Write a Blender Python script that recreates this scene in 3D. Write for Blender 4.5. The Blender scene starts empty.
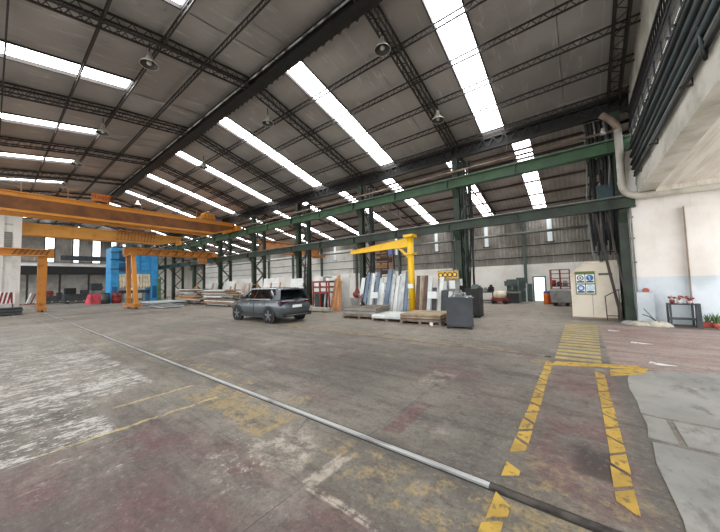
import bpy, math, random
from math import sin, cos, pi, radians, sqrt
from mathutils import Vector, Matrix

random.seed(7)
SC = bpy.context.scene
COL = SC.collection

# ------------------------------------------------------------------ camera
CAM_H = 1.8
def _basis(yaw, pit, roll):
    fw = Vector((-sin(yaw)*cos(pit), cos(yaw)*cos(pit), sin(pit)))
    r = Vector((cos(yaw), sin(yaw), 0)); u = r.cross(fw)
    c, s = cos(roll), sin(roll)
    return fw, r*c+u*s, u*c-r*s
fw, rt, up = _basis(radians(37.55), radians(3.12), radians(-1.6))
cam = bpy.data.cameras.new('camera'); camo = bpy.data.objects.new('camera', cam); COL.objects.link(camo)
cam.sensor_fit = 'HORIZONTAL'; cam.sensor_width = 36; cam.lens = 284.6/720*36
cam.clip_start = .05; cam.clip_end = 300
M4 = Matrix((( rt.x, up.x, -fw.x, 0), (rt.y, up.y, -fw.y, 0), (rt.z, up.z, -fw.z, CAM_H), (0, 0, 0, 1)))
camo.matrix_world = M4
SC.camera = camo

# ------------------------------------------------------------------ sky, exposure
SKY_STRENGTH = 3.2
SKYLIGHT = 11.0          # daylight through the translucent roof sheets
WINDOW = 2.2             # daylight through wall glazing
w = bpy.data.worlds.new('overcast_sky'); SC.world = w; w.use_nodes = True
bg = w.node_tree.nodes['Background']; bg.inputs[0].default_value = (.93, .96, 1, 1); bg.inputs[1].default_value = SKY_STRENGTH
vs = SC.view_settings
vs.view_transform = 'Standard'; vs.look = 'None'; vs.exposure = 0.17; vs.gamma = 1.0; vs.use_curve_mapping = False

# ------------------------------------------------------------------ shader helper
def srgb(h):
    h = h.lstrip('#'); v = [int(h[i:i+2], 16)/255 for i in (0, 2, 4)]
    return tuple(c/12.92 if c <= .04045 else ((c+.055)/1.055)**2.4 for c in v) + (1,)

class S:
    """a socket with arithmetic"""
    def __init__(s, nt, sock): s.nt = nt; s.k = sock
    def _m(s, op, *o, clamp=False):
        n = s.nt.nodes.new('ShaderNodeMath'); n.operation = op; n.use_clamp = clamp
        s.nt.links.new(s.k, n.inputs[0])
        for i, v in enumerate(o):
            if isinstance(v, S): s.nt.links.new(v.k, n.inputs[i+1])
            else: n.inputs[i+1].default_value = v
        return S(s.nt, n.outputs[0])
    def __add__(s, o): return s._m('ADD', o)
    __radd__ = __add__
    def __sub__(s, o): return s._m('SUBTRACT', o)
    def __rsub__(s, o): return (s*-1)+o
    def __mul__(s, o): return s._m('MULTIPLY', o)
    __rmul__ = __mul__
    def __truediv__(s, o): return s._m('DIVIDE', o)
    def max(s, o): return s._m('MAXIMUM', o)
    def min(s, o): return s._m('MINIMUM', o)
    def abs(s): return s._m('ABSOLUTE')
    def frac(s): return s._m('FRACT')
    def ss(s, a, b):
        """smooth step from a to b"""
        n = s.nt.nodes.new('ShaderNodeMapRange'); n.interpolation_type = 'SMOOTHSTEP'
        s.nt.links.new(s.k, n.inputs['Value'])
        if a <= b:
            n.inputs['From Min'].default_value = a; n.inputs['From Max'].default_value = b
        else:
            n.inputs['From Min'].default_value = b; n.inputs['From Max'].default_value = a
            n.inputs['To Min'].default_value = 1; n.inputs['To Max'].default_value = 0
        return S(s.nt, n.outputs[0])

class Mat:
    def __init__(s, name):
        s.m = bpy.data.materials.new(name); s.m.use_nodes = True; s.nt = s.m.node_tree
        s.b = s.nt.nodes['Principled BSDF']
        s.out = s.nt.nodes['Material Output']
        g = s.nt.nodes.new('ShaderNodeNewGeometry'); s.pos = g.outputs['Position']
        s._xyz = None
    def xyz(s):
        if s._xyz is None:
            n = s.nt.nodes.new('ShaderNodeSeparateXYZ'); s.nt.links.new(s.pos, n.inputs[0])
            s._xyz = [S(s.nt, o) for o in n.outputs]
        return s._xyz
    def noise(s, scale, detail=3, rough=.55, stretch=None, off=(0, 0, 0)):
        n = s.nt.nodes.new('ShaderNodeTexNoise')
        n.inputs['Scale'].default_value = scale; n.inputs['Detail'].default_value = detail; n.inputs['Roughness'].default_value = rough
        mp = s.nt.nodes.new('ShaderNodeMapping'); mp.inputs['Location'].default_value = off
        if stretch: mp.inputs['Scale'].default_value = stretch
        s.nt.links.new(s.pos, mp.inputs['Vector']); s.nt.links.new(mp.outputs[0], n.inputs['Vector'])
        return S(s.nt, n.outputs['Fac'])
    def voro_edge(s, scale, warp=.3, off=(0, 0, 0)):
        nz = s.nt.nodes.new('ShaderNodeTexNoise'); nz.inputs['Scale'].default_value = 1.7; nz.inputs['Detail'].default_value = 4
        s.nt.links.new(s.pos, nz.inputs['Vector'])
        vm = s.nt.nodes.new('ShaderNodeVectorMath'); vm.operation = 'MULTIPLY_ADD'
        s.nt.links.new(nz.outputs['Color'], vm.inputs[0]); vm.inputs[1].default_value = (warp, warp, 0); s.nt.links.new(s.pos, vm.inputs[2])
        ad = s.nt.nodes.new('ShaderNodeVectorMath'); ad.operation = 'ADD'; ad.inputs[1].default_value = off
        s.nt.links.new(vm.outputs[0], ad.inputs[0])
        v = s.nt.nodes.new('ShaderNodeTexVoronoi'); v.feature = 'DISTANCE_TO_EDGE'; v.voronoi_dimensions = '2D'
        v.inputs['Scale'].default_value = scale; s.nt.links.new(ad.outputs[0], v.inputs['Vector'])
        return S(s.nt, v.outputs['Distance'])
    def col(s, a, b, fac):
        n = s.nt.nodes.new('ShaderNodeMix'); n.data_type = 'RGBA'; n.clamp_factor = True
        for v, i in ((a, 6), (b, 7)):
            if isinstance(v, str): n.inputs[i].default_value = srgb(v)
            else: s.nt.links.new(v, n.inputs[i])
        if isinstance(fac, S): s.nt.links.new(fac.k, n.inputs[0])
        else: n.inputs[0].default_value = fac
        return n.outputs[2]
    def base(s, c):
        if isinstance(c, str): s.b.inputs['Base Color'].default_value = srgb(c)
        else: s.nt.links.new(c, s.b.inputs['Base Color'])
    def rough(s, r):
        if isinstance(r, S): s.nt.links.new(r.k, s.b.inputs['Roughness'])
        else: s.b.inputs['Roughness'].default_value = r
    def bump(s, h, strength=.3, dist=.02):
        n = s.nt.nodes.new('ShaderNodeBump'); n.inputs['Strength'].default_value = strength; n.inputs['Distance'].default_value = dist
        s.nt.links.new(h.k, n.inputs['Height']); s.nt.links.new(n.outputs[0], s.b.inputs['Normal'])

MATS = {}
def simple(key, c, rough=.6, metal=0, c2=None, scale=3, lo=.4, hi=.65, stretch=None, bump=0, spec=.5, detail=4):
    """paint, metal, wood ... with blotchy wear towards c2"""
    M = Mat(key)
    if c2:
        n = M.noise(scale, detail, .6, stretch); M.base(M.col(c, c2, n.ss(lo, hi)))
        if bump: M.bump(n, bump)
    else: M.base(c)
    M.rough(rough); M.b.inputs['Metallic'].default_value = metal; M.b.inputs['Specular IOR Level'].default_value = spec
    MATS[key] = M.m; return M.m
def emit(key, c, strength):
    M = Mat(key); M.base(c); M.b.inputs['Emission Color'].default_value = srgb(c); M.b.inputs['Emission Strength'].default_value = strength
    M.rough(.6); MATS[key] = M.m; return M.m

simple('dark_steel', '#2d2826', .65, .1, '#3a2e27', 2, .45, .7)
simple('truss_steel', '#2b2624', .65, .1, '#3a2f29', 2, .45, .7)
simple('aisle_steel', '#4d342e', .65, .1, '#332a27', 2, .4, .7)
simple('black_steel', '#161515', .6, .1, '#211e1d', 3)
simple('green_paint', '#3a5a3c', .5, 0, '#2f4731', 1.5, .35, .7)
simple('green_dark', '#2b3d2b', .55, 0, '#20241d', 1.5, .35, .65)
simple('orange_paint', '#cc8429', .45, 0, '#a8641f', 1.2, .5, .8)
simple('orange_worn', '#ab6c1e', .5, 0, '#7c4916', 2.2, .5, .75); simple('orange_grime', '#7d4a1a', .6, 0, '#5f3613', 1.5, .4, .7)  # second one: browner orange for girder webs, flange shade painted in
simple('orange_rust', '#a8703c', .6, 0, '#7a4a28', 2, .4, .7)
simple('amber_paint', '#d79a45', .5, 0, '#bf8433', 1.5, .45, .75)
simple('yellow_paint', '#efbe10', .4, 0, '#d89f0c', 2, .5, .8)
simple('pipe_white', '#b9b4a8', .5, 0, '#958f84', 2.5, .5, .8)
simple('pipe_dark', '#22282a', .4, .3, '#2f3435', 2)
simple('pipe_teal', '#2f4448', .45, .2, '#223034', 2)
simple('pipe_grey', '#7d7e78', .5, .2, '#5f605b', 2)
simple('pipe_brown', '#8c7765', .55, 0, '#6b5a4c', 2)
simple('aluminium', '#a9a9a6', .35, .8, '#8c8c8a', 3)
simple('chrome_strip', '#b5b5b3', .3, .6, '#3f3f3e', 1.2, .45, .6)
simple('grey_sheet', '#8d979f', .4, .3, '#78828b', 1.5)
simple('blue_sheet', '#6d7f92', .4, .2, '#5c6c7e', 1.5)
simple('white_sheet', '#dadcd9', .5, 0, '#c3c5c1', 1.2)
simple('pale_sheet', '#bfc6c4', .4, .1, '#a9b2b1', 1.2)
simple('brown_sheet', '#5b3c2a', .5, 0, '#432b1e', 2)
simple('glass_dark', '#14181b', .08, 0)
simple('wood', '#b08256', .7, 0, '#8a6240', 3, .4, .7, (1, 1, 6))
simple('wood_orange', '#cf9364', .7, 0, '#b3794b', 2, .4, .7, (6, 6, 1))
simple('wood_grey', '#7d6f60', .8, 0, '#5f5347', 3, .4, .7)
simple('wood_pale', '#a8957a', .8, 0, '#87745c', 3, .4, .7)
simple('white_paint', '#d9d8d2', .6, 0, '#c2c0b8', 1, .5, .75)
simple('red_paint', '#8f2d26', .5, 0, '#6e221e', 3)
simple('red_cloth', '#c8505a', .8, 0, '#b03c46', 2)
simple('blue_press', '#3b9bd6', .45, 0, '#2f82b8', 1.2, .45, .7)
simple('blue_deep', '#1f5f8d', .5, 0, '#184a70', 1.2)
simple('beige_tool', '#eae0c8', .6, 0, '#cabd9f', 3)
simple('green_post', '#5f7d52', .6, 0, '#4a6340', 2)
simple('grey_machine', '#8e8d89', .55, 0, '#75746f', 2)
simple('machine_dark', '#3f4345', .55, .1, '#2c2f31', 2)
simple('machine_green', '#4f5e57', .55, 0, '#3e4a45', 2)
simple('bin_grey', '#3e4145', .55, .1, '#34373a', 2)
simple('scrap', '#b9bbbb', .3, .9)
simple('cream_booth', '#d6cbb8', .6, 0, '#c4b8a4', 1.2, .5, .75)
simple('board_green', '#5d6b3c', .6, 0, '#4c5832', 3)
simple('paper', '#e6e8e6', .7)
simple('sign_blue', '#2a5f9c', .5); simple('sign_dark', '#2c3238', .6); simple('sign_pale', '#9fc4d6', .5); simple('sign_yellow', '#dda826', .5, 0, '#3a2f16', 14, .55, .62)
simple('sign_orange', '#cf7a2e', .6, 0, '#b5602a', 3); simple('letter_red', '#8e2418', .6)
simple('plastic_orange', '#d2691e', .5); simple('plastic_blue', '#4d5b93', .5)
simple('leaf', '#3d5a32', .6, 0, '#536f3e', 5); simple('flower', '#a8565c', .7, 0, '#d2c4c2', 12, .45, .6)
simple('terracotta', '#a84a3e', .7); simple('pot_yellow', '#cdb23b', .6); simple('pot_white', '#c9c4bd', .6)
simple('sack', '#b9b3a4', .85, 0, '#8f897c', 4, .4, .7, bump=.4)
simple('rubber', '#121212', .8); simple('rim', '#77797c', .35, .8); simple('rim_dark', '#1f2022', .4, .3)
simple('car_paint', '#5c6266', .22, .5, spec=.6); simple('car_trim', '#17181a', .55); simple('car_glass', '#0d1012', .06)
simple('lamp_red', '#3d1014', .25); simple('car_chrome', '#b5b7b8', .2, .9)
simple('lamp_shade', '#cfcabf', .3, .35, '#a8a399', 5); simple('lamp_inner', '#3a3835', .5)
simple('lamp_glow', '#b9b6ae', .25)  # pale glass of the unlit bulbs
emit('sky_pane', '#fbfdff', SKYLIGHT); emit('wall_pane', '#eef4f8', WINDOW); emit('siding_pane', '#c9d0d2', .4); emit('door_light', '#dfeef4', 1.5)
emit('globe_glow', '#fbfbf6', 6.0)

# floor rail steel
simple('rail_steel', '#bdbdba', .35, .6, '#6e6a66', 3, .5, .75, (.4, 3, 1))
simple('rail_dark', '#2e2b28', .8); simple('rail_rust', '#564f48', .7, .3, '#2c2825', 4, .4, .65)

def roof_mat():
    M = Mat('roof_foil'); x, y, z = M.xyz()
    n = M.noise(.35, 3, .5); f = M.noise(1.4, 5, .65, (2.2, .5, 1)); g = M.noise(9, 3, .6)
    c = M.col('#aaa5a1', '#938d89', n.ss(.35, .65)); c = M.col(c, '#d2cecb', f.ss(.58, .72)*.6)  # pale streaks along the slope: foil sheen painted into the colour
    sm = (x*.82+.13).frac(); c = M.col(c, '#c9c5c2', sm.ss(.97, .99)*f.ss(.4, .6)*.6); c = M.col(c, '#4d4846', M.noise(.9, 5, .7, off=(7, 2, 0)).ss(.62, .78)*.5)
    M.base(c); M.rough(.42); M.b.inputs['Metallic'].default_value = .2
    M.bump(f*.8+g*.2, .6, .08); MATS['roof_foil'] = M.m
roof_mat()

def aisle_roof_mat():
    M = Mat('aisle_roof'); x, y, z = M.xyz()
    n = M.noise(.7, 4, .6); st = (x*4).frac()
    M.base(M.col(M.col('#aaa29d', '#87807b', n.ss(.35, .65)), '#beb6b1', st.ss(.8, .95)*.5)); M.rough(.7); MATS['aisle_roof'] = M.m
aisle_roof_mat()

def wall_mats():
    # painted block wall, blue-grey lower dado, stains
    M = Mat('wall_plaster'); x, y, z = M.xyz()
    n = M.noise(.5, 5, .6); st = M.noise(1.0, 5, .65, (3, 3, .35)); fine = M.noise(8, 4, .6)
    c = M.col('#e1dcd6', '#cfc8be', n.ss(.4, .7)); c = M.col(c, '#a89b8a', st.ss(.6, .8)*.5)
    low = (z + (fine-.5)*.03).ss(1.69, 1.66)
    c2 = M.col('#cfd6da', '#b3babe', n.ss(.4, .7)); c2 = M.col(c2, '#7f8488', M.noise(1.6, 5, .7).ss(.56, .72)*.6*z.ss(1.2, .3))
    M.base(M.col(c, c2, low)); M.rough(.75); M.bump(fine, .25, .01); MATS['wall_plaster'] = M.m
    M = Mat('wall_white'); x, y, z = M.xyz()
    n = M.noise(.6, 5, .6); st = M.noise(1.2, 5, .65, (3, 3, .3))
    c = M.col('#efece5', '#dcd7cc', n.ss(.4, .7)); c = M.col(c, '#a89f91', st.ss(.6, .8)*.6); M.base(c); M.rough(.8); MATS['wall_white'] = M.m
    M = Mat('siding'); x, y, z = M.xyz()
    n = M.noise(.6, 5, .65); st = M.noise(1.5, 6, .7, (5, 5, .25))
    c = M.col('#938e86', '#777169', n.ss(.35, .65)); c = M.col(c, '#c4bdb2', st.ss(.54, .68)*.7); c = M.col(c, '#40382f', M.noise(1.1, 6, .7, (5, 5, .3), (9, 3, 1)).ss(.58, .74)*.6)
    M.base(c); M.rough(.75); MATS['siding'] = M.m
    M = Mat('concrete_soffit'); x, y, z = M.xyz()
    bd = (x*5.2).frac(); n = M.noise(1.2, 5, .6, (4, .3, 4)); f = M.noise(14, 3, .6)
    ln = bd.ss(.93, .97)
    c = M.col('#e3dcd2', '#cfc6ba', n.ss(.4, .65)); c = M.col(c, '#a2968399'[:7], ln*n.ss(.3, .6)*.7); M.base(c); M.rough(.85); M.bump(n-ln*.6, .4, .02); MATS['concrete_soffit'] = M.m
    M = Mat('concrete_beam'); n = M.noise(1.1, 5, .65); st = M.noise(1.5, 6, .7, (.5, .5, 3))
    M.base(M.col(M.col('#cfcbc0', '#b3aea1', n.ss(.4, .65)), '#87806f', st.ss(.58, .75)*.6)); M.rough(.85); MATS['concrete_beam'] = M.m
    M = Mat('block_wall'); n = M.noise(.8, 5, .65); M.base(M.col('#cfcbc2', '#aeaaa1', n.ss(.4, .65))); M.rough(.85); MATS['block_wall'] = M.m
wall_mats()

def floor_mat():
    M = Mat('shop_floor'); x, y, z = M.xyz()
    big = M.noise(.28, 4, .55); mid = M.noise(1.1, 5, .62); fine = M.noise(7, 5, .65); grit = M.noise(38, 3, .7)
    stx = M.noise(1.0, 5, .65, (.35, 2.6, 1)); sty = M.noise(1.0, 7, .78, (7.5, 2.6, 1)); sty2 = M.noise(1.0, 7, .78, (1.6, 1.0, 1), (3, 5, 0))
    w1 = (M.noise(1.6, 4, .6, off=(11, 4, 0))-.5); w2 = (M.noise(1.6, 4, .6, off=(2, 17, 0))-.5)
    def rect(x0, x1, y0, y1, soft=.08, warp=.3):
        xx = x + w1*warp; yy = y + w2*warp
        return xx.ss(x0-soft, x0+soft)*xx.ss(x1+soft, x1-soft)*yy.ss(y0-soft, y0+soft)*yy.ss(y1+soft, y1-soft)
    c = M.col('#6a655c', '#8a8377', big.ss(.35, .65))
    c = M.col(c, '#57514a', stx.ss(.42, .7)*.8)
    c = M.col(c, '#b0a597', y.ss(5.5, 12)*x.ss(1.2, -2)*.7); c = M.col(c, '#8f897d', x.ss(-6, -16)*.5)  # first mix: white sheen of the far floor painted into the colour
    c = M.col(c, '#564b49', y.ss(2.4, .6)*x.ss(-5.5, -3.2)*(mid*.5+.4))
    c = M.col(c, '#a89e93', mid.ss(.55, .72)*.55); c = M.col(c, '#514842', M.noise(2.3, 7, .76, off=(3, 12, 0)).ss(.48, .7)*.65)
    c = M.col(c, '#57514d', M.noise(.7, 5, .65, off=(5, 9, 0)).ss(.6, .78)*.6)
    # old red floor paint
    red = '#6c4143'
    r = rect(-14, .5, 2.9, 7.3, .5, 1.4)*M.noise(.5, 6, .68, off=(1, 8, 0)).ss(.5, .68)*.4
    r = r.max(rect(-.55, .45, 2.8, 7.0, .2, .5)*mid.ss(.38, .6)*.62)
    r = r.max(rect(-4.6, -.3, -1, 1.75, .15, .7)*M.noise(.9, 6, .66, off=(4, 4, 0)).ss(.38, .66)*.62)
    r = r.max(rect(-2.02, -1.78, 2.95, 3.95, .03, .06)*fine.ss(.3, .55)*.6)
    c = M.col(c, red, r)
    lane = rect(.42, 9, 7.55, 13.6, .05, .15)
    lc = M.col('#967871', '#ac9b92', stx.ss(.38, .62)); lc = M.col(lc, '#8a7d76', mid.ss(.48, .66)*.7)
    c = M.col(c, lc, lane*fine.ss(.15, .4)*.85)
    # worn white paint left of the rail
    yk0 = M.noise(2.2, 6, .75, (2, 1, 1), (5, 2, 0))
    wz = rect(-26, -6.45, -6, 1.97, .04, .1).max(rect(-6.7, -4.7, -6, 1.04, .05, .25)).max(rect(-5, -3.7, .3, .95, .15, .5)*yk0.ss(.5, .6)*.7)
    brk = M.noise(13, 5, .75, (1.6, .8, 1)); cover = ((sty*.55+sty2*.45)+(brk-.5)*.4).ss(.495, .55)
    fade = x.ss(-18, -7)*.6+.3
    c = M.col(c, '#c9c5bd', wz*cover*fade)
    c = M.col(c, '#77736d', rect(-22, -6.6, -6, 1.9, .2, .5)*(1-fade)*.35)
    # yellow hazard paint worn off along the rails
    yl = '#a89265'
    yk = M.noise(3.2, 7, .78, off=(8, 1, 0)); yk2 = M.noise(5, 7, .8, off=(3, 3, 0))
    ym = rect(-40, -3.2, 2.02, 2.6, .1, .15)*yk.ss(.54, .62)*.5
    ym = ym.max(rect(-5.3, -3.1, 2.0, 2.62, .06, .25)*yk.ss(.44, .56)*.8)
    ym = ym.max(rect(-9.5, -3.4, 2.78, 3.1, .05, .2)*yk.ss(.52, .6)*.8)
    ym = ym.max(rect(-2.3, -.62, 1.95, 2.55, .08, .25)*yk2.ss(.50, .6)*.75)
    ym = ym.max(rect(-.6, 1.0, 1.9, 2.66, .06, .2)*yk2.ss(.42, .58)*.65).max(rect(-.5, .75, 2.8, 3.45, .08, .3)*yk2.ss(.48, .62)*.6)
    hatch = ((x*1.15+y*1.3).frac()-.5).abs()
    ym = ym.max(rect(-14, -1.0, 7.78, 8.2, .04, .1)*hatch.ss(.3, .22)*yk.ss(.42, .56)*.55)
    ym = ym.max(rect(-14, -5.0, 7.75, 8.5, .1, .3)*yk.ss(.5, .6)*.6)
    ym = ym.max(rect(-.9, -.62, 7.0, 7.35, .04, .2)*.5)
    c = M.col(c, yl, ym)
    # pale spills and filler
    sp = rect(-2.9, -2.35, 1.8, 2.35, .12, .9)*yk2.ss(.42, .56)
    sp = sp.max(rect(-3.3, -2.5, 1.3, 1.95, .1, .6)*yk2.ss(.52, .6)).max(rect(-2.1, -1.95, 1.75, 2.3, .02, .08)*fine.ss(.35, .55))
    sp = sp.max(rect(-2.0, -1.15, 1.73, 1.80, .012, .1)*fine.ss(.4, .55)).max(rect(-1.9, -1.0, 1.2, 1.75, .1, .3)*yk2.ss(.62, .68))
    sp = sp.max(rect(-2.4, -1.95, 4.65, 5.5, .1, .4)*yk2.ss(.47, .58)*.6)
    c = M.col(c, '#bfb3a4', sp*.8)
    # yellow-filled slab cracks
    wig = (M.noise(5, 5, .7, off=(6, 6, 0))-.5)*.11
    def vcrack(x0, y0, y1, wd): return (x+wig*1.5-x0).abs().ss(wd+.012, wd-.004)*y.ss(y0-.05, y0+.05)*y.ss(y1+.05, y1-.05)
    ck = vcrack(-4.76, -3, 2.3, .03).max(vcrack(-5.68, 1.2, 2.3, .026))
    c = M.col(c, '#c4ae7a', ck*fine.ss(.36, .5)*.85*y.ss(-.2, 1.2)); c = M.col(c, '#5b5048', vcrack(-5.83, -3, .9, .014).max(vcrack(-4.73, -3, 1.0, .014))*.8)
    # oil and cracks
    oilp = rect(-.12, .2, 3.35, 3.85, .08, .3)*.8
    oil = M.noise(1.4, 6, .74, off=(13, 6, 0)).ss(.6, .76)
    c = M.col(c, '#37312e', (oil*.55).max(oilp))
    c = M.col(c, '#5c5852', rect(.36, .62, 1, 7.3, .08, .25)*.7)
    tyre = M.noise(1.0, 4, .6, (.22, 3.5, 1), (4, 1, 0)).ss(.6, .74)*rect(-16, 1, 3.2, 14, .5, 1)
    c = M.col(c, '#5a5552', tyre*.45)
    cr = M.voro_edge(.42, .9).ss(.006, .0015)*M.noise(.6, 3, .5, off=(1, 1, 4)).ss(.45, .6)
    c = M.col(c, '#463f3a', cr*.6)
    c = M.col(c, '#453f3b', (1-grit.ss(.32, .46))*.45); c = M.col(c, '#b3aca1', M.noise(11, 6, .75, off=(2, 2, 0)).ss(.6, .74)*.4); c = M.col(c, '#4a433e', M.noise(4.5, 7, .78, (1, 2, 1), (9, 9, 0)).ss(.56, .72)*.5)
    mot = M.noise(15, 7, .82, off=(7, 7, 0)); mot2 = M.noise(5.5, 7, .8, (.6, 1.4, 1), (1, 7, 0))
    c = M.col(c, '#3f3834', (1-mot.ss(.36, .5))*.45); c = M.col(c, '#b5ada2', mot.ss(.54, .66)*.32); c = M.col(c, '#3f3834', (1-mot2.ss(.36, .5))*.4)
    c = M.col(c, '#2a2422', .13)
    M.base(c); M.rough(.62-big.ss(.4, .7)*.14+fine*.18); M.b.inputs['Specular IOR Level'].default_value = .35
    M.bump(fine*.5+grit*.35-cr*.8+mid*.4, .45, .012); MATS['shop_floor'] = M.m
    # newer grey concrete
    simple('yard_concrete', '#c9c6be', .8, 0, '#b5b2a9', .5)
    M = Mat('pale_concrete'); n = M.noise(.9, 5, .6); f = M.noise(8, 5, .65); g = M.noise(2.2, 5, .7, (1, .5, 1))
    c = M.col('#7a7872', '#918e87', n.ss(.35, .65)); c = M.col(c, '#57534e', g.ss(.52, .66)*.65); c = M.col(c, '#b9b9b4', f.ss(.6, .75)*.4); M.base(c); M.rough(.7); M.bump(f, .3, .01); MATS['pale_concrete'] = M.m
    # thick yellow paint blocks with scuffs
    M = Mat('marking_yellow'); n = M.noise(9, 5, .7); f = M.noise(2.4, 4, .6)
    c = M.col('#b8953a', '#9c7d33', f.ss(.4, .65)); c = M.col(c, '#564a36', n.ss(.52, .64)*.85); M.base(c); M.rough(.6); MATS['marking_yellow'] = M.m
    M = Mat('marking_faded'); n = M.noise(6, 6, .72); f = M.noise(1.4, 4, .6)
    c = M.col('#b09a5c', '#988650', f.ss(.4, .65)); c = M.col(c, '#7d756c', n.ss(.5, .62)*.9); M.base(c); M.rough(.65); MATS['marking_faded'] = M.m
    M = Mat('marking_white'); n = M.noise(7, 6, .72)
    M.base(M.col('#d6d3cd', '#8a847e', n.ss(.52, .62))); M.rough(.65); MATS['marking_white'] = M.m
floor_mat()

# ------------------------------------------------------------------ mesh helper
class MB:
    def __init__(s): s.v = []; s.f = []
    def box(s, x0, x1, y0, y1, z0, z1):
        b = len(s.v)
        s.v += [(x, y, z) for z in (z0, z1) for y in (y0, y1) for x in (x0, x1)]
        s.f += [tuple(b+i for i in q) for q in ((0, 2, 3, 1), (4, 5, 7, 6), (0, 1, 5, 4), (2, 6, 7, 3), (0, 4, 6, 2), (1, 3, 7, 5))]
        return s
    def bar(s, p, q, w, h=None, up=(0, 0, 1)):
        """box beam from p to q, w wide, h high"""
        p, q = Vector(p), Vector(q); h = w if h is None else h
        d = (q-p).normalized(); u = Vector(up)
        if abs(d.dot(u)) > .98: u = Vector((1, 0, 0)) if abs(d.x) < .9 else Vector((0, 1, 0))
        r = d.cross(u).normalized(); u = r.cross(d)
        b = len(s.v)
        for e in (p, q):
            for a, c in ((-1, -1), (1, -1), (1, 1), (-1, 1)): s.v.append(tuple(e + r*(a*w/2) + u*(c*h/2)))
        s.f += [tuple(b+i for i in t) for t in ((0, 1, 2, 3), (7, 6, 5, 4), (0, 4, 5, 1), (1, 5, 6, 2), (2, 6, 7, 3), (3, 7, 4, 0))]
        return s
    def tube(s, pts, r, n=8, caps=True, r2=None):
        pts = [Vector(p) for p in pts]; m = len(pts); b = len(s.v); u = None
        for i, p in enumerate(pts):
            d = ((pts[min(i+1, m-1)]-p).normalized() + (p-pts[max(i-1, 0)]).normalized()).normalized()
            if u is None: u = Vector((0, 0, 1)) if abs(d.z) < .9 else Vector((1, 0, 0))
            a = d.cross(u).normalized(); u = a.cross(d).normalized()
            rr = r if r2 is None else r+(r2-r)*i/(m-1)
            for k in range(n):
                t = 2*pi*k/n; s.v.append(tuple(p + a*(cos(t)*rr) + u*(sin(t)*rr)))
        for i in range(m-1):
            for k in range(n):
                k2 = (k+1) % n; s.f.append((b+i*n+k, b+i*n+k2, b+(i+1)*n+k2, b+(i+1)*n+k))
        if caps: s.f += [tuple(b+k for k in reversed(range(n))), tuple(b+(m-1)*n+k for k in range(n))]
        return s
    def lathe(s, prof, n=16, c=(0, 0, 0), ax='z'):
        b = len(s.v)
        for r, h in prof:
            for k in range(n):
                t = 2*pi*k/n; a, d = r*cos(t), r*sin(t)
                p = {'z': (a, d, h), 'y': (a, h, d), 'x': (h, a, d)}[ax]
                s.v.append((c[0]+p[0], c[1]+p[1], c[2]+p[2]))
        for i in range(len(prof)-1):
            for k in range(n):
                k2 = (k+1) % n; s.f.append((b+i*n+k, b+i*n+k2, b+(i+1)*n+k2, b+(i+1)*n+k))
        s.f += [tuple(b+k for k in reversed(range(n))), tuple(b+(len(prof)-1)*n+k for k in range(n))]
        return s
    def prism(s, poly, ax, a, b_):
        """extrude a 2-D polygon along axis ax from a to b_"""
        b = len(s.v); n = len(poly)
        for t in (a, b_):
            for (p, q) in poly: s.v.append({'x': (t, p, q), 'y': (p, t, q), 'z': (p, q, t)}[ax])
        s.f += [tuple(b+i for i in range(n)), tuple(b+n+i for i in reversed(range(n)))]
        for i in range(n): j = (i+1) % n; s.f.append((b+i, b+n+i, b+n+j, b+j))
        return s
    def grid(s, P):
        """P[i][j] points"""
        b = len(s.v); m = len(P[0])
        for row in P: s.v += [tuple(p) for p in row]
        for i in range(len(P)-1):
            for j in range(m-1): s.f.append((b+i*m+j, b+i*m+j+1, b+(i+1)*m+j+1, b+(i+1)*m+j))
        return s
    def build(s, name, mat, parent=None, smooth=False, local=False, fix=True):
        off = (0, 0, 0)
        if parent is not None and not local: off = WORLD_LOC[parent.name]
        me = bpy.data.meshes.new(name)
        me.from_pydata([(a-off[0], b-off[1], c-off[2]) for a, b, c in s.v], [], s.f)
        if fix:
            import bmesh
            bm = bmesh.new(); bm.from_mesh(me); bmesh.ops.recalc_face_normals(bm, faces=bm.faces); bm.to_mesh(me); bm.free()
        me.materials.append(MATS[mat])
        if smooth: me.polygons.foreach_set('use_smooth', [True]*len(me.polygons))
        me.update()
        o = bpy.data.objects.new(name, me); COL.objects.link(o)
        if parent is not None: o.parent = parent
        WORLD_LOC[o.name] = off if parent is not None else (0, 0, 0)
        return o

WORLD_LOC = {}
def tag(o, label=None, cat=None, group=None, kind=None):
    if label: o['label'] = label
    if cat: o['category'] = cat
    if group: o['group'] = group
    if kind: o['kind'] = kind
    return o
def thing(name, label, cat, loc=(0, 0, 0), rz=0, group=None):
    o = bpy.data.objects.new(name, None); COL.objects.link(o); o.location = loc; o.rotation_euler = (0, 0, rz); o.empty_display_size = .2
    WORLD_LOC[o.name] = tuple(loc)
    return tag(o, label, cat, group, 'thing')
def solo(mb, name, mat, label, cat, group=None, smooth=False):
    """a thing that is one mesh, its origin at its base"""
    xs, ys, zs = zip(*mb.v); loc = ((min(xs)+max(xs))/2, (min(ys)+max(ys))/2, min(zs))
    mb.v = [(a-loc[0], b-loc[1], c-loc[2]) for a, b, c in mb.v]
    o = mb.build(name, mat, smooth=smooth); o.location = loc
    return tag(o, label, cat, group, 'thing')
def struct(mb, name, mat, smooth=False, label=None):
    o = mb.build(name, mat, smooth=smooth); o['kind'] = 'structure'
    if label: o['label'] = label
    return o
def copy_obj(o, parent=None, loc=None):
    c = o.copy(); COL.objects.link(c)
    if parent is not None: c.parent = parent
    if loc is not None: c.location = loc
    WORLD_LOC[c.name] = tuple(c.location)
    return c
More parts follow.
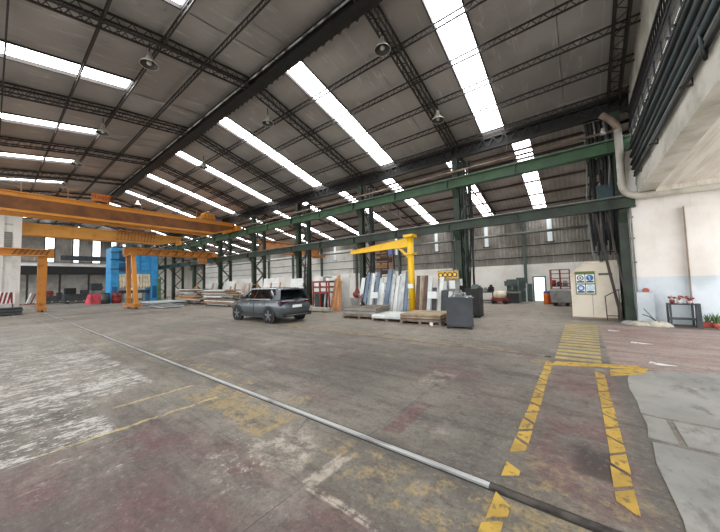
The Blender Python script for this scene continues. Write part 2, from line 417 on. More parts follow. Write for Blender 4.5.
def copy_tree(o, parent=None, loc=None, rz=None, label=None):
    c = o.copy(); COL.objects.link(c)
    if parent is not None: c.parent = parent
    if loc is not None: c.location = loc; WORLD_LOC[c.name] = tuple(loc)
    if rz is not None: c.rotation_euler = (0, 0, rz)
    if label: c['label'] = label
    for ch in list(o.children): copy_tree(ch, c)
    return c
ORD = ['first', 'second', 'third', 'fourth', 'fifth', 'sixth', 'seventh', 'eighth', 'ninth', 'tenth', 'eleventh', 'twelfth', 'thirteenth', 'fourteenth', 'fifteenth', 'sixteenth']

# ------------------------------------------------------------------ main measures (metres; X along the hall, Y across it)
PR = [(-8, 8.5), (0, 10.05), (3.5, 10.65), (7, 11.05), (11, 10.05), (15.1, 8.95), (25.2, 6.5)]
def zr(y):
    for (a, b), (c, d) in zip(PR, PR[1:]):
        if y <= c: return b+(d-b)*(y-a)/(c-a)
    return PR[-1][1]
YC = 15.1        # column line
YB = 24.9        # back wall
XE = -62.0       # far end wall
XW = 1.9         # side wall above the mezzanine
SKX = [-2.98-6.08*k for k in range(10)]                 # skylight strips of the main roof
AKX = [-2.0, -5.5, -10.0, -14.1, -18.4, -22.5, -26.6, -30.7, -34.8, -38.9, -43, -47.1, -51.2, -55.3]
RAF = [1.45-6.37*k for k in range(10)]                  # rafters and columns
PUR_R = [8.95, 10.45, 11.85, 13.25, 14.65]
PUR_L = [5.0, 3.5, 1.9, .1, -1.7, -3.4, -5.1, -6.8]

# ------------------------------------------------------------------ floor
fl = struct(MB().box(XE-.3, 5.0, -8, YB+.3, -.35, -.012), 'floor', 'shop_floor', label='worn concrete shop floor with red, white and yellow paint')
xj = [4.95, 1.15, -2.05, -4.75, -8.45, -11.65, -14.85, -18.05, -21.25, -24.45, -30.8, -37.2, -43.6, -50, -56.4, XE]
yj = [-8, -4.2, -1.2, 1.765, 2.632, 2.748, 4.72, 7.632, 7.748, 11.2, 14.4, 19.6, YB]
for a, b in zip(xj, xj[1:]):
    for c, d in zip(yj, yj[1:]):
        if d-c < .3: continue
        m = MB(); g = .0022; dz = random.uniform(-.001, 0)
        m.box(b+g, a-g, c+g, d-g, -.012, dz); m.build('floor_slab', 'shop_floor', fl)
# lighter concrete poured later beside the walkway
for poly in ([(.53, 5.17), (.545, 5.6), (.52, 6.2), (.56, 6.75), (.62, 7.1), (.76, 7.32), (1.0, 7.5), (1.3, 7.64), (2.0, 7.85), (4.4, 8.2), (4.4, 5.17), (.9, 5.15)], [(.50, 4.46), (.54, 4.8), (.53, 5.11), (.74, 5.09), (.73, 4.44)], [(.79, 4.44), (.80, 5.08), (4.4, 5.09), (4.4, 4.42)], [(.47, 1.2), (.44, 2.4), (.50, 3.12), (.48, 3.9), (.52, 4.36), (1.2, 4.35), (4.4, 4.34), (4.4, 1.2)]):
    m = MB().prism(poly, 'z', -.004, .007); o = m.build('concrete_slab', 'pale_concrete', fl); o['label'] = 'pale grey concrete slab poured later'
def rail(y, label, x1, mt='rail_steel'):
    t = thing('floor_rail', label, 'rail', (0, y, 0))
    xs = min(x1, -.72)
    MB().box(XE+1, xs, y-.028, y+.028, -.01, .014).build('rail_head', mt, t)
    if x1 > xs: MB().box(xs, x1, y-.028, y+.028, -.01, .010).build('rail_head', 'rail_rust', t)
    for s in (-1, 1):
        MB().box(XE+1, x1, y+s*.042-.014, y+s*.042+.014, -.01, -.006).build('flange_groove', 'rail_dark', t)
rail(2.69, 'long polished steel gantry rail set in the floor across the foreground', 4.9)
struct(MB().box(5.1, 60, -60, 40, -.4, -.05).box(-75, 5.1, -60, -8.05, -.4, -.05), 'ground', 'yard_concrete', label='concrete yard outside the open side of the hall')  # unseen yard, added pale so that it bounces sky light indoors
rail(7.69, 'dull floor rail set in the concrete beside the parked car', -.6, 'pipe_brown')

# yellow walkway blocks: trapezoids on both edges of the walkway
def marking(name, label, x, ys, wd, skip=()):
    t = thing(name, label, 'floor marking', (x, ys[0], 0))
    for i, (a, b) in enumerate(zip(ys, ys[1:])):
        if i in skip: continue
        h = (b-a)*.2; s = 1 if i % 2 == 0 else -1; g = .03
        jx = random.uniform(-.008, .008)
        poly = [(-wd, a+g+s*h), (wd, a+g-s*h), (wd, b-g+s*h), (-wd, b-g-s*h)]
        MB().prism([(x+jx+p, q) for p, q in poly], 'z', .0, .006).build('paint_block', 'marking_yellow', t)
def steps(a, b, s0, s1):
    ys = [a]
    while ys[-1] < b:
        f = (ys[-1]-a)/(b-a); ys.append(ys[-1]+s0+(s1-s0)*f)
    return ys
marking('walkway_marking', 'dashed yellow walkway edge crossing the floor rail, left line', -.6, [1.5, 1.78, 2.06, 2.34, 2.62, 2.90, 3.12, 3.34]+steps(3.34, 6.9, .27, .33)[1:], .065, (4, 6))
marking('walkway_marking', 'dashed yellow walkway edge beside the pale concrete, right line', .2, steps(3.0, 6.6, .29, .36), .065)
t = thing('zebra_crossing', 'faded yellow zebra crossing bars in front of the cream booth', 'floor marking', (-.1, 7.7, 0))
y = 7.62
while y < 13.2:
    f = (y-7.6)/5.6; MB().prism([(-.53+.02*f, y), (.26+.16*f, y+.03), (.26+.16*f, y+.24), (-.53+.02*f, y+.21)], 'z', .0, .005).build('stripe', 'marking_faded', t); y += .39
t = thing('arrow_marking', 'solid yellow bar with end block across the top of the walkway', 'floor marking', (.2, 7.2, 0))
MB().prism([(-.56, 6.98), (-.5, 7.33), (.78, 7.75), (.74, 7.5)], 'z', .0, .008).build('bar', 'marking_yellow', t)
MB().prism([(.34, 6.78), (.36, 7.2), (.74, 7.5), (.78, 7.75), (.94, 7.62), (.8, 7.15)], 'z', .0, .0075).build('bar', 'marking_yellow', t)
for x, y, ln, lab in ((.96, 10.3, .42, 'short white painted dash on the red lane near the column'), (1.0, 8.1, .4, 'short white painted dash on the red lane near the yellow bar'), (.62, 12.2, .3, 'pale painted dash at the far end of the red lane')):
    m = MB().prism([(x, y), (x+ln*.4, y-.06), (x+ln, y+.02), (x+ln*.4, y+.1), (x+.05, y+.18)], 'z', .0, .005); solo(m, 'lane_dash', 'marking_white', lab, 'floor marking', 'white dashes on the red lane')

# ------------------------------------------------------------------ roof
top = MB()
def strip(x0, x1, y0, y1, dz=.16):
    ys = [y0]+[p[0] for p in PR if y0 < p[0] < y1]+[y1]
    top.grid([[(x0, q, zr(q)+dz) for q in ys], [(x1, q, zr(q)+dz) for q in ys]])
edges = [XW+.3]+[q for s in SKX for q in (s+.53, s-.53)]+[XE-.3]
for a, b in zip(edges[::2], edges[1::2]): strip(b, a, -8, YC)
for s in SKX: strip(s-.53, s+.53, 3.5, 7.3)
aed = [2.4]+[q for s in AKX for q in (s+.42, s-.42)]+[XE-.3]
for a, b in zip(aed[::2], aed[1::2]): strip(b, a, YC, YB+.4)
for s in AKX: strip(s-.42, s+.42, YC, 15.5)
ceil = struct(top, 'ceiling', 'roof_foil', label='pitched shed roof lined with grey foil sheets')
bounds = sorted(PUR_L)+[7.0]+PUR_R+[15.05]; bounds = [-8]+bounds
pcache = {}
def panel(x0, x1, y0, y1, mat='roof_foil', sag=.05, nx=6, var=0):
    wd = x1-x0; key = (round(wd, 2), y0, mat, var)
    if key not in pcache:
        rnd = random.Random(hash((round(wd, 1), y0, var)) & 255)
        P = []; k1, k2 = rnd.uniform(.6, 1.3), rnd.uniform(0, 6)
        for i in range(nx+1):
            row = []
            for j in range(5):
                u, v = i/nx, j/4; yy = y0+(y1-y0)*v
                d = -sag*k1*4*v*(1-v)*(.75+.25*sin(u*9+k2)) - .012*sin(u*wd*5+k2)*(4*v*(1-v)) - .02*(1-(2*u-1)**8)
                row.append((u*wd, yy, zr(yy)+d+.03))
            P.append(row)
        o = MB().grid(P).build('roof_panel', mat, ceil, smooth=True, local=True, fix=False); pcache[key] = o
        o.location = (x0, 0, 0)
    else: copy_obj(pcache[key], ceil, (x0, 0, 0))
for a, b in zip(edges[::2], edges[1::2]):
    n = 2 if a-b > 2.6 else 1
    for k in range(n):
        for i, (c, d) in enumerate(zip(bounds, bounds[1:])): panel(b+(a-b)*k/n+.01, b+(a-b)*(k+1)/n-.01, c, d, var=k)
for s in SKX:
    for c, d in ((3.5, 5.0), (5.0, 7.0), (7.0, 7.3)): panel(s-.53, s+.53, c, d)
abounds = [15.1, 16.8, 18.5, 20.2, 21.9, 23.5, YB]
for a, b in zip(aed[::2], aed[1::2]):
    for c, d in zip(abounds, abounds[1:]): panel(b, a, c, d, 'aisle_roof', .03)
# skylight strips: translucent corrugated sheets
wn = [0]
def skylight(x, wd, ys, lab):
    wn[0] += 1
    m = MB()
    for s in (-1, 1):
        for a, b in zip(ys, ys[1:]): m.bar((x+s*wd/2, a, zr(a)+.06), (x+s*wd/2, b, zr(b)+.06), .05, .2)
    for q in (ys[0], ys[-1]): m.bar((x-wd/2, q, zr(q)+.06), (x+wd/2, q, zr(q)+.06), .05, .2)
    f = struct(m, 'window_%d' % wn[0], 'truss_steel', label=lab)
    for a, b in zip(ys, ys[1:]):
        n = 10; g = .012
        P = [[(x-wd/2+wd*i/n, yy, zr(yy)+.1+(.02 if i % 2 else 0)) for yy in (a+g, b-g)] for i in range(n+1)]
        MB().grid(P).build('pane', 'sky_pane', f, fix=False)
for k, s in enumerate(SKX):
    skylight(s, 1.05, [7.3, 8.95, 10.45, 11.0, 11.85, 13.25, 14.65, 15.0], 'glowing roof skylight strip on the column side of the ridge, %s from the side wall' % ORD[k])
    skylight(s, 1.05, [-8, -6.8, -5.1, -3.4, -1.7, .1, 1.9, 3.5], 'glowing roof skylight strip left of the ridge, %s from the side wall' % ORD[k])
for k, s in enumerate(AKX):
    skylight(s, .84, [15.5, 16.8, 18.5, 20.2, 21.9, 23.5, 24.7], 'glowing skylight strip in the side aisle roof, %s from the cream booth' % ORD[k])

# ------------------------------------------------------------------ roof steel
def lacing(m, a, b, pa, pb, n, w):
    """zigzag between two parallel chords a->b (offsets pa, pb)"""
    a, b, pa, pb = Vector(a), Vector(b), Vector(pa), Vector(pb)
    for i in range(n):
        p = a+(b-a)*(i/n); q = a+(b-a)*((i+1)/n); mid = (p+q)/2
        m.bar(p+pa, mid+pb, w); m.bar(mid+pb, q+pa, w)
def rafter_proto():
    t = thing('roof_truss', 'x', 'roof truss', (RAF[0], 7, 8.95), 0, 'lattice roof trusses')
    ys = [-8, 0, 3.5, 7, 11, YC]
    for dx in (-.17, .17):
        for dz, nm in ((-.07, 'top_chord'), (-.42, 'bottom_chord')):
            m = MB()
            for a, b in zip(ys, ys[1:]): m.bar((dx, a, zr(a)+dz), (dx, b, zr(b)+dz), .055, .06)
            m.v = [(x+RAF[0], y, z) for x, y, z in m.v]; m.build(nm, 'truss_steel', t)
    m = MB()
    for a, b in zip(ys, ys[1:]):
        n = max(2, int((b-a)/.42))
        A, B = (0, a, zr(a)), (0, b, zr(b))
        for dx in (-.17, .17): lacing(m, A, B, (dx, 0, -.07), (dx, 0, -.42), n, .022)
        lacing(m, A, B, (-.17, 0, -.42), (.17, 0, -.42), n, .022)
    m.v = [(x+RAF[0], y, z) for x, y, z in m.v]
    o = m.build('lacing', 'truss_steel', t, fix=False); o['kind'] = 'stuff'
    return t
rp = rafter_proto()
for k, x in enumerate(RAF):
    lab = 'dark lattice roof truss across the hall, %s from the side wall' % ORD[k]
    if k == 0: rp['label'] = lab
    else: copy_tree(rp, loc=(x, 7, 8.95), label=lab)
def purlin(y, lab):
    z = zr(y)-.12; t = thing('roof_purlin', lab, 'purlin', (-30, y, z-.24), 0, 'lattice purlins under the roof')
    for dz, nm in ((0, 'top_chord'), (-.22, 'bottom_chord')):
        MB().bar((XE, y, z+dz), (XW, y, z+dz), .045, .045).build(nm, 'truss_steel', t)
    m = MB(); lacing(m, (XE, y, z), (XW, y, z), (0, 0, 0), (0, 0, -.22), 190, .018)
    o = m.build('lacing', 'truss_steel', t, fix=False); o['kind'] = 'stuff'
for k, y in enumerate(PUR_R): purlin(y, 'thin lattice purlin under the column-side roof slope, %s from the ridge' % ORD[k])
for k, y in enumerate(PUR_L): purlin(y, 'thin lattice purlin under the left roof slope, %s from the ridge' % ORD[k])
# ridge girder
t = thing('ridge_girder', 'heavy dark girder running along the roof ridge', 'girder', (-30, 7.0, 10.2))
MB().box(XE, XW, 6.90, 7.16, 10.58, 10.96).build('web', 'black_steel', t)
for z in (10.58, 10.96): MB().box(XE, XW, 6.80, 7.26, z-.03, z+.03).build('flange', 'black_steel', t)
m = MB(); lacing(m, (XE, 7.36, 10.72), (XW, 7.36, 10.72), (0, 0, .1), (0, 0, -.12), 160, .03); o = m.build('lacing', 'dark_steel', t, fix=False); o['kind'] = 'stuff'
m = MB(); x = XE
MB().tube([(XE, 6.74, 10.78), (XW, 6.74, 10.78)], .04, 8).build('conduit', 'chrome_strip', t, smooth=True)
# eave girder over the column line
t = thing('eave_girder', 'dark lattice girder along the tops of the green columns', 'girder', (-30, YC, 8.1))
for z, nm in ((8.82, 'top_chord'), (8.28, 'bottom_chord')): MB().box(XE, XW, YC-.1, YC+.1, z-.07, z+.07).build(nm, 'black_steel', t)
MB().box(XE, XW, YC+.02, YC+.06, 8.28, 8.82).build('web', 'black_steel', t)
m = MB(); lacing(m, (XE, YC-.08, 8.55), (XW, YC-.08, 8.55), (0, 0, .24), (0, 0, -.24), 130, .04); o = m.build('lacing', 'dark_steel', t, fix=False); o['kind'] = 'stuff'
# aisle: rafters and purlins of reddish steel
def aisle_truss():
    t = thing('aisle_truss', 'x', 'roof truss', (RAF[0], 20, 6.0), 0, 'reddish aisle roof trusses')
    X = RAF[0]
    MB().bar((X, YC, zr(YC)-.12), (X, YB, zr(YB)-.12), .08, .1).build('top_chord', 'aisle_steel', t)
    MB().bar((X, YC, zr(YC)-1.35), (X, YB, zr(YB)-.42), .07, .08).build('bottom_chord', 'aisle_steel', t)
    n = 8
    for i in range(n):
        a = YC+(YB-YC)*i/n; b = YC+(YB-YC)*(i+1)/n
        fa = -1.35+.93*i/n; fb = -1.35+.93*(i+1)/n
        MB().bar((X, a, zr(a)+fa), (X, b, zr(b)-.12), .04).build('web_bar', 'aisle_steel', t)
        MB().bar((X, b, zr(b)-.12), (X, b, zr(b)+fb), .035).build('web_bar', 'aisle_steel', t)
    return t
ap = aisle_truss()
for k, x in enumerate(RAF):
    lab = 'thin reddish roof truss over the side aisle, %s from the cream booth' % ORD[k]
    if k == 0: ap['label'] = lab
    else: copy_tree(ap, loc=(x, 20, 6.0), label=lab)
for k, y in enumerate(abounds[1:-1]):
    solo(MB().bar((XE, y, zr(y)-.06), (2.2, y, zr(y)-.06), .07, .12), 'aisle_purlin', 'aisle_steel', 'straight purlin bar under the aisle roof, %s from the columns' % ORD[k], 'purlin', 'purlins of the side aisle')
for k, y in enumerate((15.9, 17.6)):
    solo(MB().bar((XE, y, zr(y)-.07), (2.2, y, zr(y)-.07), .08, .12), 'tie_bar', 'dark_steel', 'dark bar between aisle purlins, %s behind the eave girder' % ORD[k], 'purlin', 'purlins of the side aisle')

# ------------------------------------------------------------------ walls
# back wall of the aisle: white lower masonry, corrugated siding above
wb = struct(MB().box(XE, 2.4, YB, YB+.25, 0, 2.75), 'wall_back', 'wall_white', label='aisle back wall, white masonry below grey corrugated siding')
def corr(x0, x1, y, z0, z1, mat, nm, parent, pitch=.2):
    n = max(2, int((x1-x0)/(pitch/2))); P = [[(x0+(x1-x0)*i/n, y-(.035 if i % 2 else 0), z) for z in (z0, z1)] for i in range(n+1)]
    return MB().grid(P).build(nm, mat, parent, fix=False)
x = 2.4
while x > XE:
    x2 = max(x-2.05, XE)
    for z0, z1 in ((2.70, 4.2), (4.16, 5.5), (5.46, 6.9)):
        dy = .012*((int(x*3)+int(z0)) % 2)
        corr(x2, x+.04, YB+.02+dy, z0, z1, 'white_paint' if x < -19 and z0 < 5 else 'siding', 'siding_sheet', wb)
    x = x2
for k, xs in enumerate((-1.55, -5.9, -10.2, -14.4, -18.6, -22.8)):
    wn[0] += 1
    f = struct(MB().box(xs-.3, xs+.3, YB-.06, YB-.03, 4.3, 4.36), 'window_%d' % wn[0], 'dark_steel', label='pale translucent strip in the aisle siding, %s from the cream booth' % ORD[k])
    for z0, z1 in ((4.35, 5.05), (5.2, 6.1)): corr(xs-.15, xs+.15, YB-.05, z0, z1, 'siding_pane', 'pane', f)
# girts and tubes on the back wall
for k, (z, r, mt) in enumerate(((5.1, .09, 'pipe_grey'), (3.3, .03, 'dark_steel'), (4.15, .03, 'dark_steel'))):
    m = MB().tube([(XE, YB-.5 if k == 0 else YB-.08, z), (2.2, YB-.5 if k == 0 else YB-.08, z)], r, 8)
    solo(m, 'wall_rail', mt, ('thick grey runway tube along the aisle back wall', 'lower thin girt along the aisle siding', 'upper thin girt along the aisle siding')[k], 'beam', smooth=True)
for k, xp in enumerate((1.2, -3.2, -8.6, -14.0, -19.4, -24.8, -30.2, -35.6)):
    t = thing('wall_post', 'slim grey steel post on the aisle back wall, %s from the cream booth' % ORD[k], 'post', (xp, YB-.3, 0), 0, 'posts along the aisle back wall')
    MB().box(xp-.09, xp+.09, YB-.42, YB-.18, 0, 6.6).build('shaft', 'machine_green', t)
    MB().box(xp-.18, xp+.18, YB-.5, YB-.1, 0, .03).build('base_plate', 'dark_steel', t)
    MB().bar((xp, YB-.45, 5.7), (xp+.9, YB-.5, 5.15), .05).build('knee_brace', 'pipe_grey', t)
# door standing open to daylight
m = MB()
for a, b, c, d in ((-2.80, -2.72, 0, 1.80), (-2.05, -1.97, 0, 1.80), (-2.80, -1.97, 1.74, 1.82)): m.box(a, b, YB-.06, YB+.02, c, d)
dr = struct(m, 'door_1', 'machine_green', label='open doorway to bright daylight in the back wall')
MB().box(-2.72, -2.05, YB-.03, YB-.01, 0.02, 1.74).build('pane', 'door_light', dr)
# end wall of the hall
we = struct(MB().box(XE-.25, XE, -8, YB, 0, 11.2), 'wall_end', 'wall_white', label='far end wall of the hall')
MB().box(XE, XE+.12, -8, 15, 5.85, 11.0).build('wall_cladding', 'siding', we)
MB().box(XE, XE+.10, -8, 15, 0, 4.05).build('wall_blockwork', 'block_wall', we)
for k, (ya, yb) in enumerate(((-1.4, -.2), (.9, 2.1), (4.75, 5.75), (7.7, 8.4), (9.9, 10.9), (12.2, 12.9), (13.6, 14.2))):
    wn[0] += 1
    m = MB(); 
    for q in (ya, yb): m.box(XE+.12, XE+.2, q-.05, q+.05, 5.9, 10.2)
    f = struct(m, 'window_%d' % wn[0], 'dark_steel', label='tall bright window in the far end wall, %s from the left' % ORD[k])
    for i in range(4):
        MB().box(XE+.13, XE+.16, ya+.05, yb-.05, 5.95+i*1.05, 6.95+i*1.05).build('pane', 'wall_pane', f)
t = thing('mezzanine', 'dark mezzanine deck along the far end wall', 'platform', (XE+2, 5, 4.1))
MB().box(XE+.2, XE+4, -6, 14.6, 4.1, 5.1).build('deck_beam', 'black_steel', t)
MB().box(XE+3.9, XE+3.95, 6.0, 12, 6.0, 6.7).build('railing_panel', 'machine_dark', t)
for q in range(-6, 15, 3): MB().box(XE+3.7, XE+3.9, q-.1, q+.1, 0, 4.1).build('post', 'dark_steel', t)
for q in (5.1, 5.75): MB().bar((XE+3.95, -6, q), (XE+3.95, 14.6, q), .06).build('handrail', 'dark_steel', t)
# white walled bay on the left
wl = struct(MB().box(-38.95, -38.6, -8, 1.35, 0, 9.9), 'wall_left', 'white_paint', label='white walled room on the left of the hall')
for a, b in ((1.1, 1.58), (.3, .62)): MB().box(-38.95, -38.5, a, b, 0, 10.05).build('pilaster', 'white_paint', wl)
MB().box(-38.6, -38.54, -1.2, 1.05, 5.4, 6.9).build('louvre_panel', 'siding', wl)
for i in range(9): MB().bar((-38.52, -1.2, 5.48+i*.165), (-38.52, 1.05, 5.48+i*.165), .03, .08).build('louvre', 'pipe_grey', wl)
for z in (4.7, 7.5): MB().box(-38.66, -38.54, -8, 1.1, z, z+.12).build('ledge', 'pipe_white', wl)
# right: plaster wall, pilaster, soffit, side wall above
wr = struct(MB().box(1.62, 5.0, 14.72, 15.0, 0, 4.9), 'wall_right', 'wall_plaster', label='off-white plaster wall with blue-grey dado on the right')
MB().box(2.98, 3.55, 14.55, 14.73, 0, 4.05).build('pilaster', 'wall_plaster', wr)
MB().box(1.62, 2.06, 14.44, 14.73, 0, 1.12).build('low_pier', 'wall_plaster', wr)
MB().box(2.955, 2.985, 14.52, 14.56, 0, 4.08).build('edge_angle', 'pipe_brown', wr)
ws = struct(MB().box(XW, XW+.3, -8, 15.05, 7.12, 10.9), 'wall_side', 'concrete_beam', label='concrete wall strip above the pipe racks on the right')
MB().box(XW, XW+.3, -8, 15.05, 5.2, 6.6).build('wall_band', 'concrete_beam', ws)
MB().box(XW-.02, XW+.42, -8, 14.72, 4.78, 5.22).build('edge_beam', 'concrete_beam', ws)
tr = struct(MB().box(XW+.42, 5.0, -8, 14.72, 4.86, 5.2), 'trim_1', 'concrete_soffit', label='board-marked concrete soffit of the mezzanine')
MB().box(XW+.42, 5.0, 14.35, 14.72, 4.62, 4.86).build('cross_beam', 'concrete_soffit', tr)
wn[0] += 1
m = MB()
for k in range(20): m.box(XW-.02, XW+.03, -8+k*1.2-.03, -8+k*1.2+.03, 6.6, 7.12)
f = struct(m, 'window_%d' % wn[0], 'dark_steel', label='long glazed band in the side wall behind the cable ladders')
for k in range(19):
    MB().box(XW-.005, XW+.02, -8+k*1.2+.03, -8+(k+1)*1.2-.03, 6.61, 7.11).build('pane', 'wall_pane', f)
wa = struct(MB().box(2.2, 2.4, 15.0, YB, 0, 9), 'wall_aisle', 'wall_white', label='end of the side aisle behind the cream booth')

# ------------------------------------------------------------------ columns and crane runways
def column():
    X = RAF[0]; t = thing('crane_column', 'x', 'column', (X, YC, 0), 0, 'green lattice columns')
    # front leg: I section
    m = MB()
    m.box(X-.14, X+.14, 14.82, 14.86, .04, 8.2).box(X-.14, X+.14, 15.14, 15.18, .04, 8.2).box(X-.02, X+.02, 14.86, 15.14, .04, 8.2)
    m.build('front_leg', 'green_dark', t)
    m = MB().box(X-.12, X+.12, 16.0, 16.04, .04, 8.4).box(X-.12, X+.12, 16.2, 16.24, .04, 8.4).box(X-.02, X+.02, 16.04, 16.2, .04, 8.4)
    m.build('rear_leg', 'green_dark', t)
    z = .3; k = 0
    while z < 8:
        a, b = (15.2, 16.0) if k % 2 == 0 else (16.0, 15.2)
        for dx in (-.1, .1): MB().bar((X+dx, a, z), (X+dx, b, z+.8), .07, .05).build('lacing_bar', 'green_dark', t)
        z += .8; k += 1
    MB().box(X-.3, X+.3, 14.7, 16.4, 0, .05).build('base_plate', 'dark_steel', t)
    for zz in (4.26, 6.5): MB().prism([(14.84, zz), (14.5, zz), (14.84, zz-.5)], 'x', X-.12, X+.12).build('bracket', 'green_dark', t)
    MB().bar((X, 15.0, 7.9), (X-1.1, YC, 8.6), .07).build('knee_brace', 'dark_steel', t)
    MB().bar((X, 15.0, 7.9), (X+.4, YC, 8.6), .07).build('knee_brace', 'dark_steel', t)
    return t
cp = column()
for k, x in enumerate(RAF):
    lab = 'green lattice crane column, %s from the plaster wall' % ORD[k]
    if k == 0: cp['label'] = lab
    else: copy_tree(cp, loc=(x, YC, 0), label=lab)
def runway(name, y, ztop, h, fw_, lab, mat):
    t = thing(name, lab, 'beam', (-30, y, ztop-h))
    MB().box(XE+1, XW-.1, y-.03, y+.03, ztop-h, ztop).build('web', mat, t)
    for z in (ztop, ztop-h): MB().box(XE+1, XW-.1, y-fw_/2, y+fw_/2, z-.025, z+.01).build('flange', mat, t)
    x = XW-.8
    while x > XE+2: MB().box(x-.015, x+.015, y-fw_/2+.02, y-.03, ztop-h, ztop-.025).build('stiffener', mat, t); x -= 3.185
    MB().box(XE+1, XW-.1, y-.03, y+.03, ztop+.01, ztop+.08).build('crane_rail', 'pipe_grey', t)
runway('crane_runway', 14.62, 6.98, .46, .34, 'upper green crane runway beam along the columns', 'green_paint')
runway('crane_runway', 14.62, 4.72, .40, .30, 'lower green crane runway beam along the columns', 'green_dark')
# raking pipes and cables on the nearest column
t = thing('cable_riser', 'bundle of dark cables and conduits behind the nearest green column', 'cable', (1.2, 15.6, 0))
for i in range(18):
    x = .5+i*.045; MB().tube([(x, 15.35+.05*(i % 3), 2.6+.2*(i % 4)), (x+random.uniform(-.1, .1), 15.4, 4.6), (x+random.uniform(-.05, .15), 15.3, 6.4), (x, 15.3, 8.2)], .035+.012*(i % 3), 6).build('cable', 'black_steel' if i % 7 else 'pipe_grey', t)
MB().box(.75, 1.25, 15.3, 15.5, 4.9, 5.5).build('junction_box', 'pipe_teal', t)
MB().box(.5, .95, 15.3, 15.5, 6.0, 6.6).build('junction_box', 'black_steel', t)
solo(MB().bar((.62, 14.86, 4.35), (1.2, 14.9, .06), .09, .09), 'raking_strut', 'dark_steel', 'dark strut leaning against the nearest green column beside the booth', 'strut')
solo(MB().bar((1.0, 14.84, 4.2), (1.38, 14.7, .6), .045, .045), 'raking_strut', 'dark_steel', 'thin second strut leaning beside the nearest green column', 'strut')
for k in (1, 2, 3):
    x = RAF[k]; t = thing('cable_riser', 'dark pipes and cables beside the %s green column from the plaster wall' % ORD[k], 'cable', (x, 15.3, 0), 0, 'cables on the columns')
    for i in range(6):
        a = x+.28+i*.08; MB().tube([(a-.05, 15.25, .1), (a+random.uniform(-.12, .12), 15.3, 2.4), (a+random.uniform(-.1, .25), 15.3, 4.5), (a, 15.25, 8)], .025+.008*(i % 3), 6).build('cable', 'black_steel' if i % 3 else 'machine_green', t)

# ------------------------------------------------------------------ cranes
def bridge_crane(x, label, mats, span=(-6, 14.62), z0=6.62, z1=7.74, gap=1.3, railing=True):
    t = thing('bridge_crane', label, 'crane', (x, 4, 6.5))
    A, B = mats
    for s, nm in ((.5, 'girder'), (-.5, 'girder')):
        gx = x+s*gap; m = MB()
        ya, yb = span
        m.prism([(ya, z0), (yb-2.2, z0), (yb-.1, z1-.45), (yb-.1, z1), (ya, z1)], 'x', gx-.10, gx+.10)
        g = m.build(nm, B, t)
        MB().box(gx-.25, gx+.25, ya, yb-.05, z1-.02, z1+.05).build('top_flange', A, g)
        MB().bar((gx, ya, z0), (gx, yb-2.2, z0), .5, .14).build('bottom_flange', A, g)
        MB().bar((gx, yb-2.2, z0), (gx, yb-.1, z1-.45), .44, .08).build('bottom_flange', A, g)
        MB().box(gx+.1, gx+.14, ya, yb-.3, z1-.26, z1-.02).build('upper_band', A, g)
    MB().box(x-gap*1.1, x+gap*1.1, span[1]-.22, span[1]+.2, 7.02, 7.5).build('end_carriage', A, t)
    for s in (-1, 1): MB().lathe([(.2, -.05), (.2, .05)], 14, (x+s*gap*.9, span[1], 7.18), 'y').build('wheel', 'dark_steel', t)
    if railing:
        for y in range(int(span[0])+1, int(span[1])-1, 2): MB().bar((x+gap*.6, y, z1), (x+gap*.6, y, z1+.75), .04).build('rail_post', A, t)
        for q in (.4, .75): MB().bar((x+gap*.6, span[0], z1+q), (x+gap*.6, span[1]-2, z1+q), .025).build('guard_rail', 'orange_worn', t)
    return t
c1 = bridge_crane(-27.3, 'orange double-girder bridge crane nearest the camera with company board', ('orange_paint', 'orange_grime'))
h = thing('crane_trolley', 'orange hoist trolley standing on the near bridge crane', 'hoist', (-27.3, 12, 7.8))
MB().box(-28, -26.6, 11.5, 12.7, 7.8, 8.15).build('frame', 'orange_worn', h)
for i in range(4): MB().box(-26.6, -26.55, 11.55+i*.28, 11.75+i*.28, 7.95, 8.4).build('panel', 'amber_paint', h)
MB().lathe([(.2, -.5), (.25, -.45), (.25, .45), (.2, .5)], 14, (-27.3, 12.1, 8.4), 'x').build('drum', 'orange_worn', h)
MB().box(-27.6, -27, 12.9, 13.5, 7.8, 8.15).build('motor', 'plastic_blue', h)
b = thing('company_board', 'orange company board with dark red letters standing on the near bridge crane', 'sign', (-26.6, 4.65, 7.8))
MB().box(-26.62, -26.56, 4.15, 5.15, 7.98, 8.5).build('board', 'sign_orange', b)
for q in (4.3, 5.0): MB().bar((-26.6, q, 7.79), (-26.6, q, 8.1), .04).build('leg', 'orange_worn', b)
def text(body, size, loc, rot, mat, parent, nm='lettering', ext=.004):
    cu = bpy.data.curves.new(nm, 'FONT'); cu.body = body; cu.size = size; cu.align_x = 'CENTER'; cu.align_y = 'CENTER'; cu.extrude = ext
    tmp = bpy.data.objects.new(nm, cu); COL.objects.link(tmp); me = bpy.data.meshes.new_from_object(tmp.evaluated_get(bpy.context.evaluated_depsgraph_get())); bpy.data.objects.remove(tmp)
    me.materials.clear(); me.materials.append(MATS[mat]); o = bpy.data.objects.new(nm, me); COL.objects.link(o)
    o.parent = parent; pl = WORLD_LOC[parent.name]; o.location = (loc[0]-pl[0], loc[1]-pl[1], loc[2]-pl[2]); o.rotation_euler = rot; return o
text('TUNSA', .34, (-26.55, 4.65, 8.24), (pi/2, 0, pi/2), 'letter_red', b)
c2 = bridge_crane(-40, 'amber box-girder bridge crane further away in front of the blue press', ('amber_paint', 'amber_paint'), z0=6.95, z1=7.95, gap=.7, railing=False)
h = thing('crane_trolley', 'rusty hoist trolley with open cage on the far bridge crane', 'hoist', (-40, 9.6, 7))
MB().box(-40.9, -39.1, 8.2, 11.8, 7.96, 8.1).build('frame', 'orange_rust', h)
